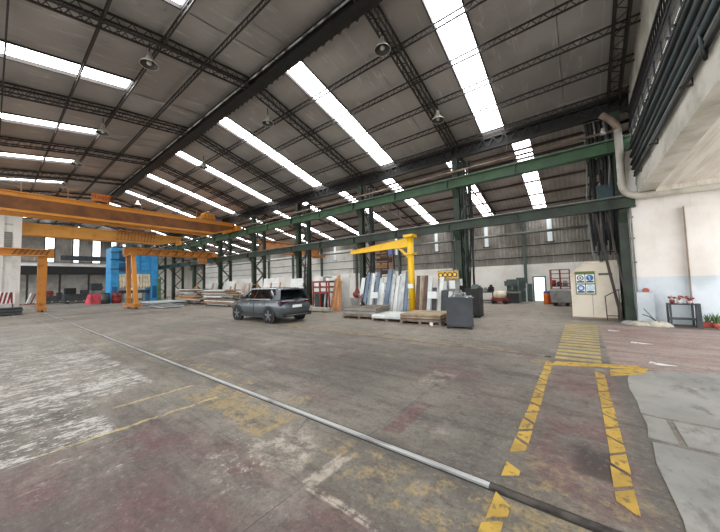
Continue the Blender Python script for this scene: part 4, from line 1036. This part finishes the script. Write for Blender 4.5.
def stand_rack(x, y, lab, ang=.0):
    t = thing('pallet_rack', lab, 'rack', (x, y, 0))
    for dx in (-.6, .6): MB().bar((x+dx, y, 0), (x+dx+ang, y+.15, 1.9), .08).build('post', 'wood', t)
    for z in (.4, .9, 1.4, 1.8): MB().bar((x-.6, y-.02, z), (x+.6, y-.02, z), .1, .03).build('slat', 'wood_orange', t)
stand_rack(-22.6, 13.9, 'upright wooden pallet leaning behind the timber pile'); stand_rack(-19.6, 13.9, 'upright wooden pallet standing behind the car roof', .2)
def leaning(nm, x, y, wd, h, th, tilt, mt, lab, cat, group=None, lx=0, z0=0.0):
    """a sheet standing on its lower edge, leaning away from the camera"""
    t = MB(); dy = h*sin(tilt); dz = h*cos(tilt)
    v = [(-wd/2, 0, 0), (wd/2, 0, 0), (wd/2+lx, dy, dz), (-wd/2+lx, dy, dz)]
    n = Vector((0, cos(tilt), -sin(tilt)))*th
    b = [(x+p[0], y+p[1], z0+p[2]+th*sin(tilt)) for p in v]; c = [(p[0]+n.x, p[1]+n.y, p[2]+n.z) for p in b]
    t.v = b+c; t.f = [(0, 1, 2, 3), (7, 6, 5, 4), (0, 4, 5, 1), (1, 5, 6, 2), (2, 6, 7, 3), (3, 7, 4, 0)]
    return solo(t, nm, mt, lab, cat, group)
for k, (x, h, lx) in enumerate(((-34.8, 1.7, .3), (-33.9, 2.0, -.2), (-32.6, 1.6, .1), (-30.6, 1.9, .4), (-29.9, 2.1, -.3), (-26.8, 1.7, .25), (-25.6, 2.0, -.2), (-24.2, 1.8, .1))):
    leaning('wood_plank', x, 13.75, .22, h, .06, .2, ('wood', 'wood_orange', 'wood_pale')[k % 3], 'loose plank leaning behind the timber piles, %s from the far end' % ORD[k], 'plank', 'loose planks behind the timber piles', lx)
for k, (x, wd, h, mt) in enumerate(((-27.8, 2.4, 2.2, 'white_sheet'), (-24.6, 1.6, 2.0, 'pale_sheet'), (-31.5, 2.6, 2.1, 'pale_sheet'), (-20.9, 2.2, 2.3, 'white_sheet'), (-17.6, 1.5, 2.2, 'white_sheet'))):
    leaning('white_panel', x, 14.35, wd, h, .04, .16, mt, 'pale panel leaning between columns behind the timber, %s' % ('second from the far end', 'third from the far end', 'furthest', 'fourth from the far end', 'nearest the car roof')[k], 'panel', 'pale panels behind the timber')
# red rack with metal stock beside the car
t = thing('stock_rack', 'dark red steel rack with pipes standing behind the car tail', 'rack', (-13.4, 13.3, 0))
for dx in (-.75, -.1, .7):
    for dy in (0, .6): MB().bar((-13.4+dx, 13.2+dy, 0), (-13.4+dx, 13.2+dy, 1.9), .08).build('post', 'red_paint', t)
for z in (1.15, 1.5, 1.85): 
    for dy in (0, .6): MB().bar((-14.2, 13.2+dy, z), (-12.65, 13.2+dy, z), .07, .12).build('beam', 'red_paint', t)
MB().box(-14.15, -12.7, 13.2, 13.8, .1, .16).build('shelf', 'wood_grey', t)
MB().box(-14.1, -13.55, 13.25, 13.75, .16, 1.1).build('locker', 'machine_dark', t)
for i, dx in enumerate((.12, .28, .5)):
    solo(MB().tube([(-13.4+dx, 13.35, .16), (-13.4+dx, 13.5, 1.14+.0*i)], .06, 10), 'steel_tube', ('white_sheet', 'machine_dark', 'white_sheet')[i], '%s tube standing inside the dark red rack' % ('left white', 'middle dark', 'right white')[i], 'tube', smooth=True)
for i, (dx, dz) in enumerate(((-.1, 1.91), (.2, 1.91), (.45, 1.91))):
    solo(MB().box(-13.4+dx, -13.4+dx+.26, 13.2, 13.75, dz, dz+.18+.1*(i % 2)), 'steel_block', ('pale_sheet', 'grey_machine', 'paper')[i], '%s pale block on top of the dark red rack' % ('left', 'middle', 'right')[i], 'block')
t = thing('stone_block', 'long rough stone slab lying on the floor in front of the red rack', 'slab', (-13.2, 12.6, 0))
MB().prism([(-14.4, 12.35), (-12.1, 12.3), (-12.0, 12.75), (-14.3, 12.85)], 'z', .06, .26).build('slab', 'sack', t); MB().box(-14, -13.9, 12.35, 12.8, 0, .06).build('bearer', 'wood_grey', t); MB().box(-12.5, -12.4, 12.35, 12.75, 0, .06).build('bearer', 'wood_grey', t)
for k, (x, lx, h) in enumerate(((-12.75, .18, 2.05), (-12.55, .1, 2.25), (-12.34, .03, 2.3), (-12.12, -.12, 2.0), (-11.95, -.22, 1.9))):
    leaning('wood_plank', x, 13.35, .17, h, .04, .2, 'wood_orange' if k % 2 else 'wood', 'orange timber plank leaning right of the red rack, %s from the left' % ORD[k], 'plank', 'orange planks right of the red rack', lx)
leaning('white_panel', -13.9, 14.45, 3.4, 2.25, .05, .12, 'white_sheet', 'big white board leaning between columns behind the orange planks', 'panel')
# leaning stock sheets around the jib crane
SH = [(-10.75, .26, 2.05, 'white_sheet', .12, 'white'), (-10.45, .22, 2.3, 'blue_sheet', .16, 'blue-grey'), (-10.2, .22, 2.35, 'grey_sheet', .14, 'grey'), (-9.95, .2, 2.3, 'white_sheet', .1, 'narrow white'), (-9.72, .24, 2.4, 'blue_sheet', .16, 'slate blue'),
      (-9.45, .26, 2.0, 'pale_sheet', .1, 'pale'), (-9.2, .24, 1.7, 'white_sheet', .05, 'short white'), (-8.95, .3, 2.5, 'blue_sheet', .2, 'tall blue-grey'), (-8.68, .2, 2.45, 'grey_sheet', .12, 'tall grey'), (-8.5, .18, 2.2, 'aluminium', .1, 'silver'), (-8.3, .22, 2.1, 'white_sheet', .12, 'bright white'), (-8.08, .2, 2.2, 'pale_sheet', .06, 'pale grey'), (-7.86, .2, 2.3, 'aluminium', .08, 'silver-edged'), (-7.66, .22, 2.35, 'blue_sheet', .04, 'dark blue-grey')]
for k, (x, wd, h, mt, lx, nm) in enumerate(SH):
    leaning('stock_sheet', x, 13.75+.05*(k % 3), wd, h, .05, .2, mt, '%s metal sheet leaning left of the yellow pillar, %s from the left' % (nm, ORD[k]), 'sheet', 'metal sheets left of the yellow pillar', lx)
SH2 = [(-6.88, .2, 2.05, 'brown_sheet', .02, 'dark brown'), (-6.68, .14, 2.05, 'wood_pale', .04, 'tan'), (-6.5, .2, 2.05, 'brown_sheet', .05, 'deep brown'), (-6.25, .2, 1.95, 'pale_sheet', .1, 'pale steel'), (-5.95, .24, 1.4, 'machine_dark', 0, 'short dark'), (-5.68, .2, 1.95, 'white_sheet', .1, 'white'), (-5.42, .3, 1.25, 'machine_dark', 0, 'low dark'), (-5.12, .2, 1.2, 'white_sheet', .02, 'low white')]
for k, (x, wd, h, mt, lx, nm) in enumerate(SH2):
    leaning('stock_sheet', x, 13.7+.04*(k % 3), wd, h, .05, .18, mt, '%s sheet leaning right of the yellow pillar, %s from the left' % (nm, ORD[k]), 'sheet', 'sheets right of the yellow pillar', lx)
for k, (x, z) in enumerate(((-9.35, .95), (-5.85, .98))):
    t = thing('notice_stand', ('white notice on a post among the sheets left of the jib pillar', 'white notice on a post right of the jib pillar')[k], 'sign', (x, 13.45, 0))
    MB().box(x-.02, x+.02, 13.44, 13.48, .03, z).build('post', 'dark_steel', t); MB().box(x-.12, x+.12, 13.36, 13.56, 0, .03).build('base', 'dark_steel', t); MB().box(x-.24, x+.24, 13.41, 13.44, z-.12, z+.22).build('notice', 'paper', t)
t = thing('notice_board', 'yellow patterned board over paper notices beside the second column', 'sign', (-5.4, 14.6, 0))
MB().box(-5.95, -4.85, 14.5, 14.56, 0, 2.25).build('backing', 'grey_machine', t)
MB().box(-5.93, -4.87, 14.46, 14.5, 1.82, 2.22).build('yellow_panel', 'sign_yellow', t)
for i in range(4):
    MB().lathe([(.13, 14.445), (.13, 14.46)], 16, (-5.78+i*.25, 0, 2.02), 'y').build('ring_print', 'sign_dark', t); MB().lathe([(.08, 14.438), (.08, 14.446)], 16, (-5.78+i*.25, 0, 2.02), 'y').build('ring_print', 'yellow_paint', t)
for a, b, c, d in ((-5.85, -5.5, 1.25, 1.7), (-5.35, -5.05, 1.3, 1.72)): MB().box(a, b, 14.48, 14.5, c, d).build('paper_notice', 'paper', t)
# small notice on column
t = solo(MB().box(-5.02, -4.78, 14.78, 14.81, 1.45, 1.8), 'column_notice', 'paper', 'small pale notice fixed to the second green column', 'sign')

# ------------------------------------------------------------------ pallets and flat stock
def pallet(x, y, sx, sy, rz, lab):
    t = thing('pallet', lab, 'pallet', (x, y, 0), rz)
    for i in range(5): MB().box(-sx/2, sx/2, -sy/2+i*(sy-.12)/4, -sy/2+i*(sy-.12)/4+.12, .13, .155).build('slat', 'wood_grey', t, local=True)
    for i in (-1, 0, 1): MB().box(i*(sx/2-.06)-.05, i*(sx/2-.06)+.05, -sy/2, sy/2, .03, .13).build('bearer', 'wood_grey', t, local=True)
    for i in (-1, 0, 1): MB().box(-sx/2, sx/2, i*(sy/2-.06)-.05, i*(sy/2-.06)+.05, 0, .03).build('bottom_board', 'wood_grey', t, local=True)
def flat(x, y, z, sx, sy, th, rz, mt, nm, lab, cat, group=None):
    m = MB().box(-sx/2, sx/2, -sy/2, sy/2, 0, th); o = m.build(nm, mt); o.location = (x, y, z); o.rotation_euler = (0, 0, rz); tag(o, lab, cat, group); return o
R1 = .12
pallet(-8.55, 11.55, 1.9, 1.5, R1, 'weathered wooden pallet under the grey slab stack, left of the white slabs')
for i, (th, mt) in enumerate(((.09, 'wood_grey'), (.1, 'grey_machine'), (.06, 'wood_grey'), (.1, 'grey_machine'), (.05, 'wood_grey'))):
    z = .156+sum((.09, .1, .06, .1, .05)[:i])+.002*i
    flat(-8.55+.03*(-1)**i, 11.55+.02*i, z, 1.86, 1.45, th, R1+.02*(-1)**i, mt, 'stacked_slab', 'grey slab in the leftmost pallet stack, %s from below' % ORD[i], 'slab', 'slabs in the leftmost pallet stack')
t = thing('crumpled_scrap', 'dark tangle of scrap on the leftmost slab stack', 'scrap', (-9.0, 11.7, .57))
for i in range(7): 
    a = i*.9; MB().bar((-9.0+.2*cos(a), 11.7+.2*sin(a), .57), (-9.0+.1*cos(a+2), 11.7+.1*sin(a+2), .95+.1*(i % 3)), .04, .1).build('strip', ('machine_dark', 'red_paint', 'grey_machine')[i % 3], t)
pallet(-6.85, 11.35, 1.5, 1.5, .1, 'low wooden pallet under the white slabs')
for i in range(2): flat(-6.85, 11.35, .156+i*.075, 1.55-.04*i, 1.45, .07, .1+.02*i, ('pale_sheet', 'white_sheet')[i], 'stacked_slab', '%s white slab on the low pallet left of the jib pillar foot' % ('lower', 'upper')[i], 'slab', 'white slabs on the low pallet')
pallet(-5.25, 11.35, 1.7, 1.7, .12, 'dark wooden pallet under the beige board stack beside the grey bin')
for i, mt in enumerate(('wood_grey', 'brown_sheet', 'wood_pale', 'wood_grey', 'wood_pale')): flat(-5.25, 11.35, .156+i*.052, 1.7-.03*(i % 2), 1.66, .05, .12-.015*(i % 3), mt, 'stacked_board', 'flat board in the stack beside the grey bin, %s from below' % ORD[i], 'board', 'boards in the stack beside the grey bin')
flat(-4.7, 10.62, .0, .12, .1, .14, .1, 'paper', 'paper_tag', 'small white tag standing at the corner of the beige board stack', 'tag')

# grey scrap bin
def scrap_bin(x, y, sx, sy, h, rz, lab, mt):
    t = thing('scrap_bin', lab, 'bin', (x, y, 0), rz); L = dict(local=True)
    for a, b, c, d, nm in ((-sx/2, sx/2, -sy/2, -sy/2+.03, 'side_panel'), (-sx/2, sx/2, sy/2-.03, sy/2, 'side_panel'), (-sx/2, -sx/2+.03, -sy/2+.03, sy/2-.03, 'side_panel'), (sx/2-.03, sx/2, -sy/2+.03, sy/2-.03, 'side_panel')):
        MB().box(a, b, c, d, .1, h).build(nm, mt, t, **L)
    MB().box(-sx/2, sx/2, -sy/2, sy/2, .08, .11).build('bottom', mt, t, **L)
    for a in (-1, 1):
        for b in (-1, 1): MB().box(a*(sx/2-.05)-.05, a*(sx/2-.05)+.05, b*(sy/2-.05)-.05, b*(sy/2-.05)+.05, 0, .1).build('foot', 'black_steel', t, **L)
    m = MB(); 
    for a, b in (((-sx/2, -sy/2), (sx/2, -sy/2)), ((sx/2, -sy/2), (sx/2, sy/2)), ((sx/2, sy/2), (-sx/2, sy/2)), ((-sx/2, sy/2), (-sx/2, -sy/2))): m.bar((a[0], a[1], h), (b[0], b[1], h), .05, .05)
    m.build('rim', mt, t, **L)
    MB().box(-sx*.3, sx*.3, -sy/2-.03, -sy/2, .5*h, .55*h).build('rib', mt, t, **L)
    return t
scrap_bin(-3.6, 10.72, .86, .82, 1.1, .22, 'dark grey steel bin heaped with metal shavings on the open floor', 'bin_grey')
m = MB(); r = random.Random(5)
for i in range(260):
    a = r.uniform(0, 6.28); d = r.uniform(0, .4); x, y = -3.6+d*cos(a), 10.72+d*sin(a)*.95; z = 1.06+.26*(1-d/.42)*r.random()
    a2 = r.uniform(0, 6.28); l = r.uniform(.06, .16); p = (x, y, z); q = (x+l*.5*cos(a2), y+l*.5*sin(a2), z+r.uniform(0, .1)); w_ = (x+l*cos(a2), y+l*sin(a2), z+r.uniform(-.02, .06))
    m.bar(p, q, .03, .006); m.bar(q, w_, .03, .006)
o = m.build('metal_shavings', 'scrap', fix=False); tag(o, 'heap of bright curled metal shavings filling the grey bin', 'shavings', kind='stuff')
scrap_bin(-4.0, 14.0, .62, 1.0, 1.3, .1, 'black steel bin behind the grey scrap bin near the second column', 'black_steel')
t = thing('scrap_sheet', 'crumpled dark sheet lying in the black bin', 'scrap', (-4.0, 14.0, 1.1))
MB().prism([(-4.22, 13.6), (-3.78, 13.58), (-3.76, 14.35), (-4.2, 14.4)], 'z', 1.08, 1.14).build('sheet', 'machine_dark', t)
MB().bar((-4.0, 13.7, 1.12), (-3.95, 14.1, 1.5), .3, .03).build('bent_edge', 'machine_green', t)
t = thing('hand_pallet_jack', 'low dark pallet truck foot beside the grey bin', 'pallet truck', (-4.35, 10.95, 0))
for dy in (-.1, .1): MB().box(-4.7, -4.25, 10.78+dy, 10.86+dy, .03, .08).build('fork', 'black_steel', t)
MB().box(-4.28, -4.2, 10.64, 11.0, .0, .1).build('heel', 'black_steel', t)

# ------------------------------------------------------------------ aisle beyond the columns
def workbench(x, y, sx, sy, h, lab, mt):
    t = thing('workbench', lab, 'bench', (x, y, 0))
    MB().box(x-sx/2, x+sx/2, y-sy/2, y+sy/2, h-.06, h).build('top', mt, t)
    for a in (-1, 1):
        for b in (-1, 1): MB().box(x+a*(sx/2-.06)-.04, x+a*(sx/2-.06)+.04, y+b*(sy/2-.06)-.04, y+b*(sy/2-.06)+.04, 0, h-.06).build('leg', mt, t)
    MB().box(x-sx/2+.1, x+sx/2-.1, y-sy/2+.05, y+sy/2-.05, .15, .19).build('shelf', mt, t)
workbench(-5.55, 22.3, 1.3, .9, .8, 'dark workbench with tools against the aisle back wall', 'machine_dark')
for i, (dx, h, mt) in enumerate(((-.4, .45, 'machine_green'), (.0, .3, 'grey_machine'), (.4, .5, 'black_steel'))):
    t = thing('bench_tool', '%s tool box on the dark workbench in the aisle' % ('green', 'grey', 'black')[i], 'tool', (-5.55+dx, 22.3, .8)); x = -5.55+dx
    MB().box(x-.16, x+.16, 22.1, 22.5, .8, .8+h*.7).build('body', mt, t); MB().box(x-.08, x+.08, 22.2, 22.4, .8+h*.7, .8+h).build('head', mt, t)
t = thing('mobile_compressor', 'red machine with a rounded cream cover on the aisle floor', 'machine', (-4.45, 21.6, 0))
MB().box(-4.95, -3.95, 21.3, 21.9, .14, .4).build('chassis', 'red_paint', t)
MB().lathe([(.05, -.42), (.24, -.36), (.28, 0), (.24, .36), (.05, .42)], 14, (-4.45, 21.6, .62), 'x').build('cover', 'beige_tool', t, smooth=True)
for a in (-.35, .35): MB().lathe([(.14, -.35), (.14, .35)], 12, (-4.45+a, 21.6, .14), 'y').build('wheel', 'rubber', t)
t = thing('milling_machine', 'dark green machine tool between the red machine and the slim post', 'machine', (-3.75, 22.5, 0))
MB().box(-4.25, -3.35, 22.1, 23.0, 0, .7).build('base', 'machine_dark', t); MB().box(-4.15, -3.45, 22.5, 23.0, .7, 1.65).build('column', 'machine_green', t); MB().box(-4.2, -3.4, 22.0, 22.6, 1.2, 1.55).build('head', 'machine_green', t); MB().box(-4.35, -3.3, 22.0, 22.6, .7, .8).build('table', 'grey_machine', t); MB().tube([(-3.75, 22.2, 1.2), (-3.75, 22.2, .95)], .05, 8).build('spindle', 'aluminium', t)
t = thing('metal_cabinet', 'tall dark cabinet beside the slim post on the aisle back wall', 'cabinet', (-3.45, 24.2, 0))
MB().box(-3.75, -3.15, 23.95, 24.4, 0, 1.75).build('body', 'machine_dark', t); MB().box(-3.73, -3.17, 23.92, 23.95, .05, 1.7).build('door', 'machine_green', t); MB().box(-3.25, -3.22, 23.89, 23.92, .8, 1.0).build('handle', 'aluminium', t)
leaning('metal_sheet', -2.92, 24.1, .25, 1.3, .03, .15, 'machine_green', 'green-grey sheet leaning just left of the bright doorway', 'sheet')
leaning('metal_sheet', -3.12, 23.8, .1, 1.35, .03, .15, 'pale_sheet', 'narrow pale strip leaning beside the slim post', 'sheet')
# red rack, white container, drums
t = thing('stock_rack', 'tall thin red steel cage rack at the back of the aisle', 'rack', (-.95, 22.4, 0))
for x in (-1.5, -1.0, -.5):
    for y in (22.0, 22.9): MB().bar((x, y, 0), (x, y, 2.2), .05).build('post', 'red_paint', t)
for z in (.95, 1.3, 1.65, 1.95, 2.2):
    for y in (22.0, 22.9): MB().bar((-1.5, y, z), (-.5, y, z), .04).build('beam', 'red_paint', t)
MB().box(-1.5, -.5, 22.0, 22.9, 1.12, 1.15).build('shelf', 'machine_dark', t)
for i, (x, h, mt) in enumerate(((-1.35, .4, 'red_paint'), (-1.05, .3, 'machine_dark'), (-.75, .35, 'grey_machine'))):
    solo(MB().lathe([(.11, 1.15), (.13, 1.18), (.13, 1.15+h-.05), (.08, 1.15+h)], 12, (x, 22.4, 0)), 'canister', mt, '%s canister on the shelf of the red cage rack' % ('red', 'black', 'grey')[i], 'canister', smooth=True)
t = thing('wheeled_container', 'pale grey wheeled container in front of the red cage rack', 'container', (-.95, 21.2, 0))
m = MB().prism([(-1.42, .22), (-.48, .22), (-.4, .95), (-1.5, .95)], 'y', 20.8, 21.6); m.build('tub', 'grey_machine', t)
for x in (-1.25, -.65): MB().lathe([(.1, 20.85), (.1, 21.55)], 12, (x, 0, .1), 'y').build('wheel', 'rubber', t)
m = MB(); m.box(-1.53, -.37, 20.78, 21.62, .93, .97); m.build('rim', 'pale_sheet', t); MB().box(-1.4, -.5, 20.85, 21.55, .17, .22).build('chassis', 'machine_dark', t)
for k, (x, mt, nm) in enumerate(((-1.78, 'plastic_orange', 'orange plastic'), (-1.52, 'red_paint', 'dark red'))):
    t = thing('drum', '%s drum between the bright doorway and the white container' % nm, 'drum', (x, 22.2, 0))
    MB().lathe([(.15, 0), (.17, .03), (.175, .3), (.165, .33), (.175, .36), (.17, .68), (.14, .7)], 16, (x, 22.2, 0)).build('shell', mt, t, smooth=True)
    MB().lathe([(.15, .7), (.17, .72), (.17, .8), (.12, .84)], 16, (x, 22.2, 0)).build('lid', 'plastic_blue' if k == 0 else 'machine_dark', t, smooth=True)
t = thing('reel_stack', 'brown ladder-like rack standing high behind the leaning sheets', 'rack', (-11.8, 18, 0))
for x in (-12.5, -11.15): 
    for y in (18.0, 18.9): MB().bar((x, y, 0), (x+.1*(1 if x < -12 else -1), y, 4.6), .09).build('post', 'aisle_steel', t)
for i in range(8): MB().bar((-12.45, 17.95, .5+i*.55), (-11.2, 17.95, .5+i*.55), .1, .08).build('beam', 'orange_rust' if i % 2 else 'aisle_steel', t)
for i in range(5):
    z = 2.3+i*.45; MB().box(-12.3, -11.3, 18.1, 18.8, z, z+.3).build('crate_tier', 'wood' if i % 2 else 'aisle_steel', t)
t = thing('pallet_pump', 'red hydraulic unit in front of the third column', 'machine', (-11.2, 14.3, 0))
MB().box(-11.6, -10.95, 14.1, 14.6, .08, .75).build('tank', 'grey_machine', t); MB().lathe([(.16, -.25), (.2, -.2), (.2, .2), (.16, .25)], 14, (-11.3, 14.35, .98), 'x').build('motor', 'red_paint', t, smooth=True); MB().box(-11.55, -11.0, 14.15, 14.55, 0, .08).build('base', 'dark_steel', t)
MB().tube([(-11.1, 14.2, .75), (-11.0, 14.1, 1.2), (-11.2, 14.2, 1.5), (-11.4, 14.3, 1.2)], .04, 6).build('hose', 'red_paint', t)

# ------------------------------------------------------------------ cream booth with safety signs
t = thing('booth', 'cream sheet-metal booth with sloping roof beside the nearest green column', 'booth', (.4, 15.9, 0))
prof = [(-.32, .05), (1.12, .05), (1.12, 2.3), (.22, 2.3), (-.32, 1.82)]
MB().prism(prof, 'y', 15.25, 16.6).build('shell', 'cream_booth', t)
for x in (.38,): MB().box(x-.006, x+.006, 15.24, 15.25, .08, 1.0).build('panel_seam', 'pipe_brown', t)
MB().box(-.34, 1.14, 15.23, 16.62, 0, .06).build('plinth', 'pipe_brown', t)
MB().box(.62, 1.05, 15.235, 15.25, 1.78, 1.87).build('vent_slot', 'machine_green', t)
MB().bar((-.34, 15.22, 1.82), (.22, 15.22, 2.32), .05, .03).build('roof_edge', 'beige_tool', t); MB().bar((.22, 15.22, 2.32), (1.13, 15.22, 2.32), .05, .03).build('roof_edge', 'beige_tool', t)
MB().box(-.35, -.32, 15.6, 15.75, 1.45, 1.6).build('lock', 'machine_dark', t)
t = thing('safety_sign_board', 'dark green board with four blue and white safety signs on the booth', 'sign', (.17, 15.23, 1.0))
MB().box(-.15, .50, 15.205, 15.232, 1.0, 1.96).build('board', 'board_green', t)
for i, (a, b) in enumerate(((-.12, 1.46), (.19, 1.46), (-.12, 1.04), (.19, 1.04))):
    w_, h_ = .28, .37; y = 15.205
    s = MB().box(a, a+w_, y-.006, y, b, b+h_).build('sign_sheet', 'paper', t)
    cx_, cz_ = a+w_/2, b+h_*.62
    def disc(r_, yy, mt, nm, n=20, cx__=cx_, cz__=cz_): MB().lathe([(r_, yy-.003), (r_, yy)], n, (cx__, 0, cz__), 'y').build(nm, mt, s)
    disc(.125 if i else .115, y-.006, 'sign_blue' if i in (1, 2) else 'sign_dark' if i == 0 else 'sign_pale', 'symbol_disc')
    if i == 0: disc(.075, y-.009, 'paper', 'symbol'); disc(.04, y-.012, 'sign_dark', 'symbol')
    if i == 1:
        MB().box(cx_-.02, cx_+.02, y-.013, y-.009, cz_-.09, cz_+.04).build('symbol', 'sign_pale', s); MB().lathe([(.035, y-.013), (.035, y-.009)], 14, (cx_-.02, 0, cz_+.05), 'y').build('symbol', 'sign_pale', s)
    if i == 2: disc(.075, y-.009, 'sign_pale', 'symbol'); MB().box(cx_-.02, cx_+.05, y-.015, y-.012, cz_-.05, cz_).build('symbol', 'paper', s)
    if i == 3: disc(.085, y-.009, 'sign_pale', 'symbol'); disc(.075, y-.0092, 'paper', 'symbol'); MB().lathe([(.04, y-.014), (.04, y-.0095)], 14, (cx_, 0, cz_+.02), 'y').build('symbol', 'sign_pale', s); MB().box(cx_-.05, cx_+.05, y-.014, y-.0095, cz_-.06, cz_-.02).build('symbol', 'sign_pale', s)
    MB().box(a+.02, a+w_-.02, y-.009, y-.006, b+.03, b+.10).build('caption_bar', 'sign_dark', s)
t = thing('hand_rail', 'small rusty handrail in front of the booth', 'railing', (.9, 14.95, 0))
MB().bar((.78, 14.9, 0), (.76, 14.9, .95), .035).build('post', 'aisle_steel', t); MB().bar((.76, 14.9, .94), (1.16, 14.75, 1.22), .035).build('top_rail', 'aisle_steel', t); MB().bar((1.16, 14.75, 0.05), (1.16, 14.75, 1.22), .03).build('post', 'aisle_steel', t)
MB().bar((.8, 14.9, .18), (1.12, 14.76, .2), .03).build('lower_rail', 'dark_steel', t)

# ------------------------------------------------------------------ right wall: stand, flowers, plants, debris
t = thing('steel_stand', 'dark two-shelf steel stand against the plaster wall', 'shelf', (2.66, 14.2, 0))
for x in (2.36, 2.94):
    for y in (14.0, 14.4): MB().bar((x, y, 0), (x, y, .76), .05).build('leg', 'machine_dark', t)
for z, nm in ((.76, 'top_shelf'), (.27, 'lower_shelf')): MB().box(2.33, 2.97, 13.97, 14.43, z-.03, z).build(nm, 'machine_dark', t)
MB().bar((2.94, 13.99, .05), (2.94, 13.99, .7), .09, .05).build('side_plate', 'machine_dark', t)
leaning('metal_plate', 3.0, 14.0, .12, .78, .03, .1, 'machine_dark', 'dark plate leaning against the right end of the steel stand', 'plate')
for k, (x, mt, nm) in enumerate(((2.45, 'red_paint', 'dark red'), (2.62, 'pot_white', 'white'), (2.84, 'flower', 'pink'))):
    t = thing('flower_pot', '%s flower pot on top of the dark steel stand' % nm, 'flower pot', (x, 14.2, .76), 0, 'flower pots on the steel stand')
    MB().lathe([(.05, .76), (.075, .87), (.07, .87), (.05, .78)], 12, (x, 14.2, 0)).build('pot', mt, t, smooth=True)
    r = random.Random(k)
    for i in range(9):
        a = r.uniform(0, 6.28); d = r.uniform(.02, .1); MB().lathe([(.005, -.03), (.03, -.01), (.03, .01), (.005, .03)], 6, (x+d*cos(a), 14.2+d*sin(a), .93+r.uniform(0, .09))).build('blossom', 'flower' if i % 3 else 'red_paint', t)
    for i in range(5):
        a = r.uniform(0, 6.28); MB().bar((x, 14.2, .86), (x+.1*cos(a), 14.2+.1*sin(a), .95), .03, .006).build('leaf', 'leaf', t)
for k, (x, mt, nm, h) in enumerate(((3.22, 'terracotta', 'long terracotta trough', .42), (3.45, 'pot_yellow', 'yellow pot', .4), (3.36, 'terracotta', 'small red pot', .52))):
    y = 14.3-.16*(k == 2)-.0*k
    t = thing('potted_plant', 'spiky green plant in a %s at the foot of the plaster wall' % nm, 'plant', (x, y, 0), 0, 'plants at the plaster wall')
    if k == 0: MB().prism([(-.18, 0), (.12, 0), (.14, .16), (-.2, .16)], 'y', -.08, .08).build('pot', mt, t, local=True)
    else: MB().lathe([(.07, 0), (.1, .16), (.085, .16), (.06, .05)], 12).build('pot', mt, t, local=True, smooth=True)
    r = random.Random(10+k)
    for i in range(9):
        a = r.uniform(0, 6.28); l = r.uniform(.06, .18); hh = h*r.uniform(.7, 1.05)
        m = MB(); b0 = Vector((.03*cos(a), .03*sin(a), .12)); b1 = Vector((l*.4*cos(a), l*.4*sin(a), .12+(hh-.12)*.6)); b2 = Vector((l*cos(a), l*sin(a), hh)); sd = Vector((-sin(a), cos(a), 0))
        m.v = [tuple(b0-sd*.012), tuple(b0+sd*.012), tuple(b1+sd*.02), tuple(b2), tuple(b1-sd*.02)]; m.v += [(p[0]+.004, p[1]+.004, p[2]-.004) for p in m.v]
        m.f = [(0, 1, 2, 3, 4), (9, 8, 7, 6, 5), (0, 5, 6, 1), (1, 6, 7, 2), (2, 7, 8, 3), (3, 8, 9, 4), (4, 9, 5, 0)]; m.build('leaf', 'leaf', t, local=True)
def lump(x, y, sx, sy, sz, mt, nm, lab, cat, seed):
    r = random.Random(seed); n = 14; P = []
    for i, (rr, hh) in enumerate(((1, 0), (1.02, .35), (.85, .75), (.5, .95), (.05, 1.0))):
        P.append([(x+sx*rr*(1+.18*sin(k*2.1+seed+i))*cos(2*pi*k/n), y+sy*rr*(1+.15*cos(k*1.7+seed))*sin(2*pi*k/n), sz*hh*(1+.2*sin(k*1.3+i))*(hh > 0)) for k in list(range(n))+[0]])
    m = MB().grid(P); return solo(m, nm, mt, lab, cat, smooth=True)
lump(1.62, 13.9, .34, .2, .14, 'sack', 'filled_sack', 'pale dusty sack lying at the foot of the green column', 'sack', 1)
lump(2.05, 13.85, .3, .18, .16, 'sack', 'filled_sack', 'pale sack lying between the column and the steel stand', 'sack', 2)
lump(1.3, 14.1, .2, .16, .12, 'grey_machine', 'rubble_heap', 'small grey rubble heap at the foot of the raking strut', 'rubble', 3)
t = thing('pipe_clutter', 'bent pipes lying on the sacks beside the green column', 'pipe', (1.9, 14.1, 0))
MB().tube([(1.7, 14.2, .35), (1.85, 14.05, .3), (2.05, 14.0, .12), (2.2, 13.95, .1)], .018, 6).build('pipe', 'dark_steel', t); MB().tube([(1.75, 14.25, .55), (1.95, 14.15, .25), (2.1, 14.1, .05)], .015, 6).build('pipe', 'pipe_grey', t)
solo(MB().box(1.80, 1.96, 14.5, 14.62, 1.12, 1.24).box(1.83, 1.93, 14.52, 14.6, 1.24, 1.27), 'small_box', 'terracotta', 'small brown box on the low pier beside the column', 'box')
t = thing('wall_valve', 'small valve and conduit on the plaster wall edge beside the column', 'valve', (1.66, 14.68, .6))
MB().tube([(1.66, 14.68, .6), (1.66, 14.68, 4.4)], .025, 8).build('conduit', 'pipe_grey', t)
MB().lathe([(.05, 14.55), (.05, 14.6)], 10, (1.66, 0, .85), 'y').build('valve_wheel', 'dark_steel', t)
for z in (2.2, 3.1, 3.9): MB().box(1.62, 1.72, 14.64, 14.70, z, z+.06).build('clip', 'pipe_grey', t)
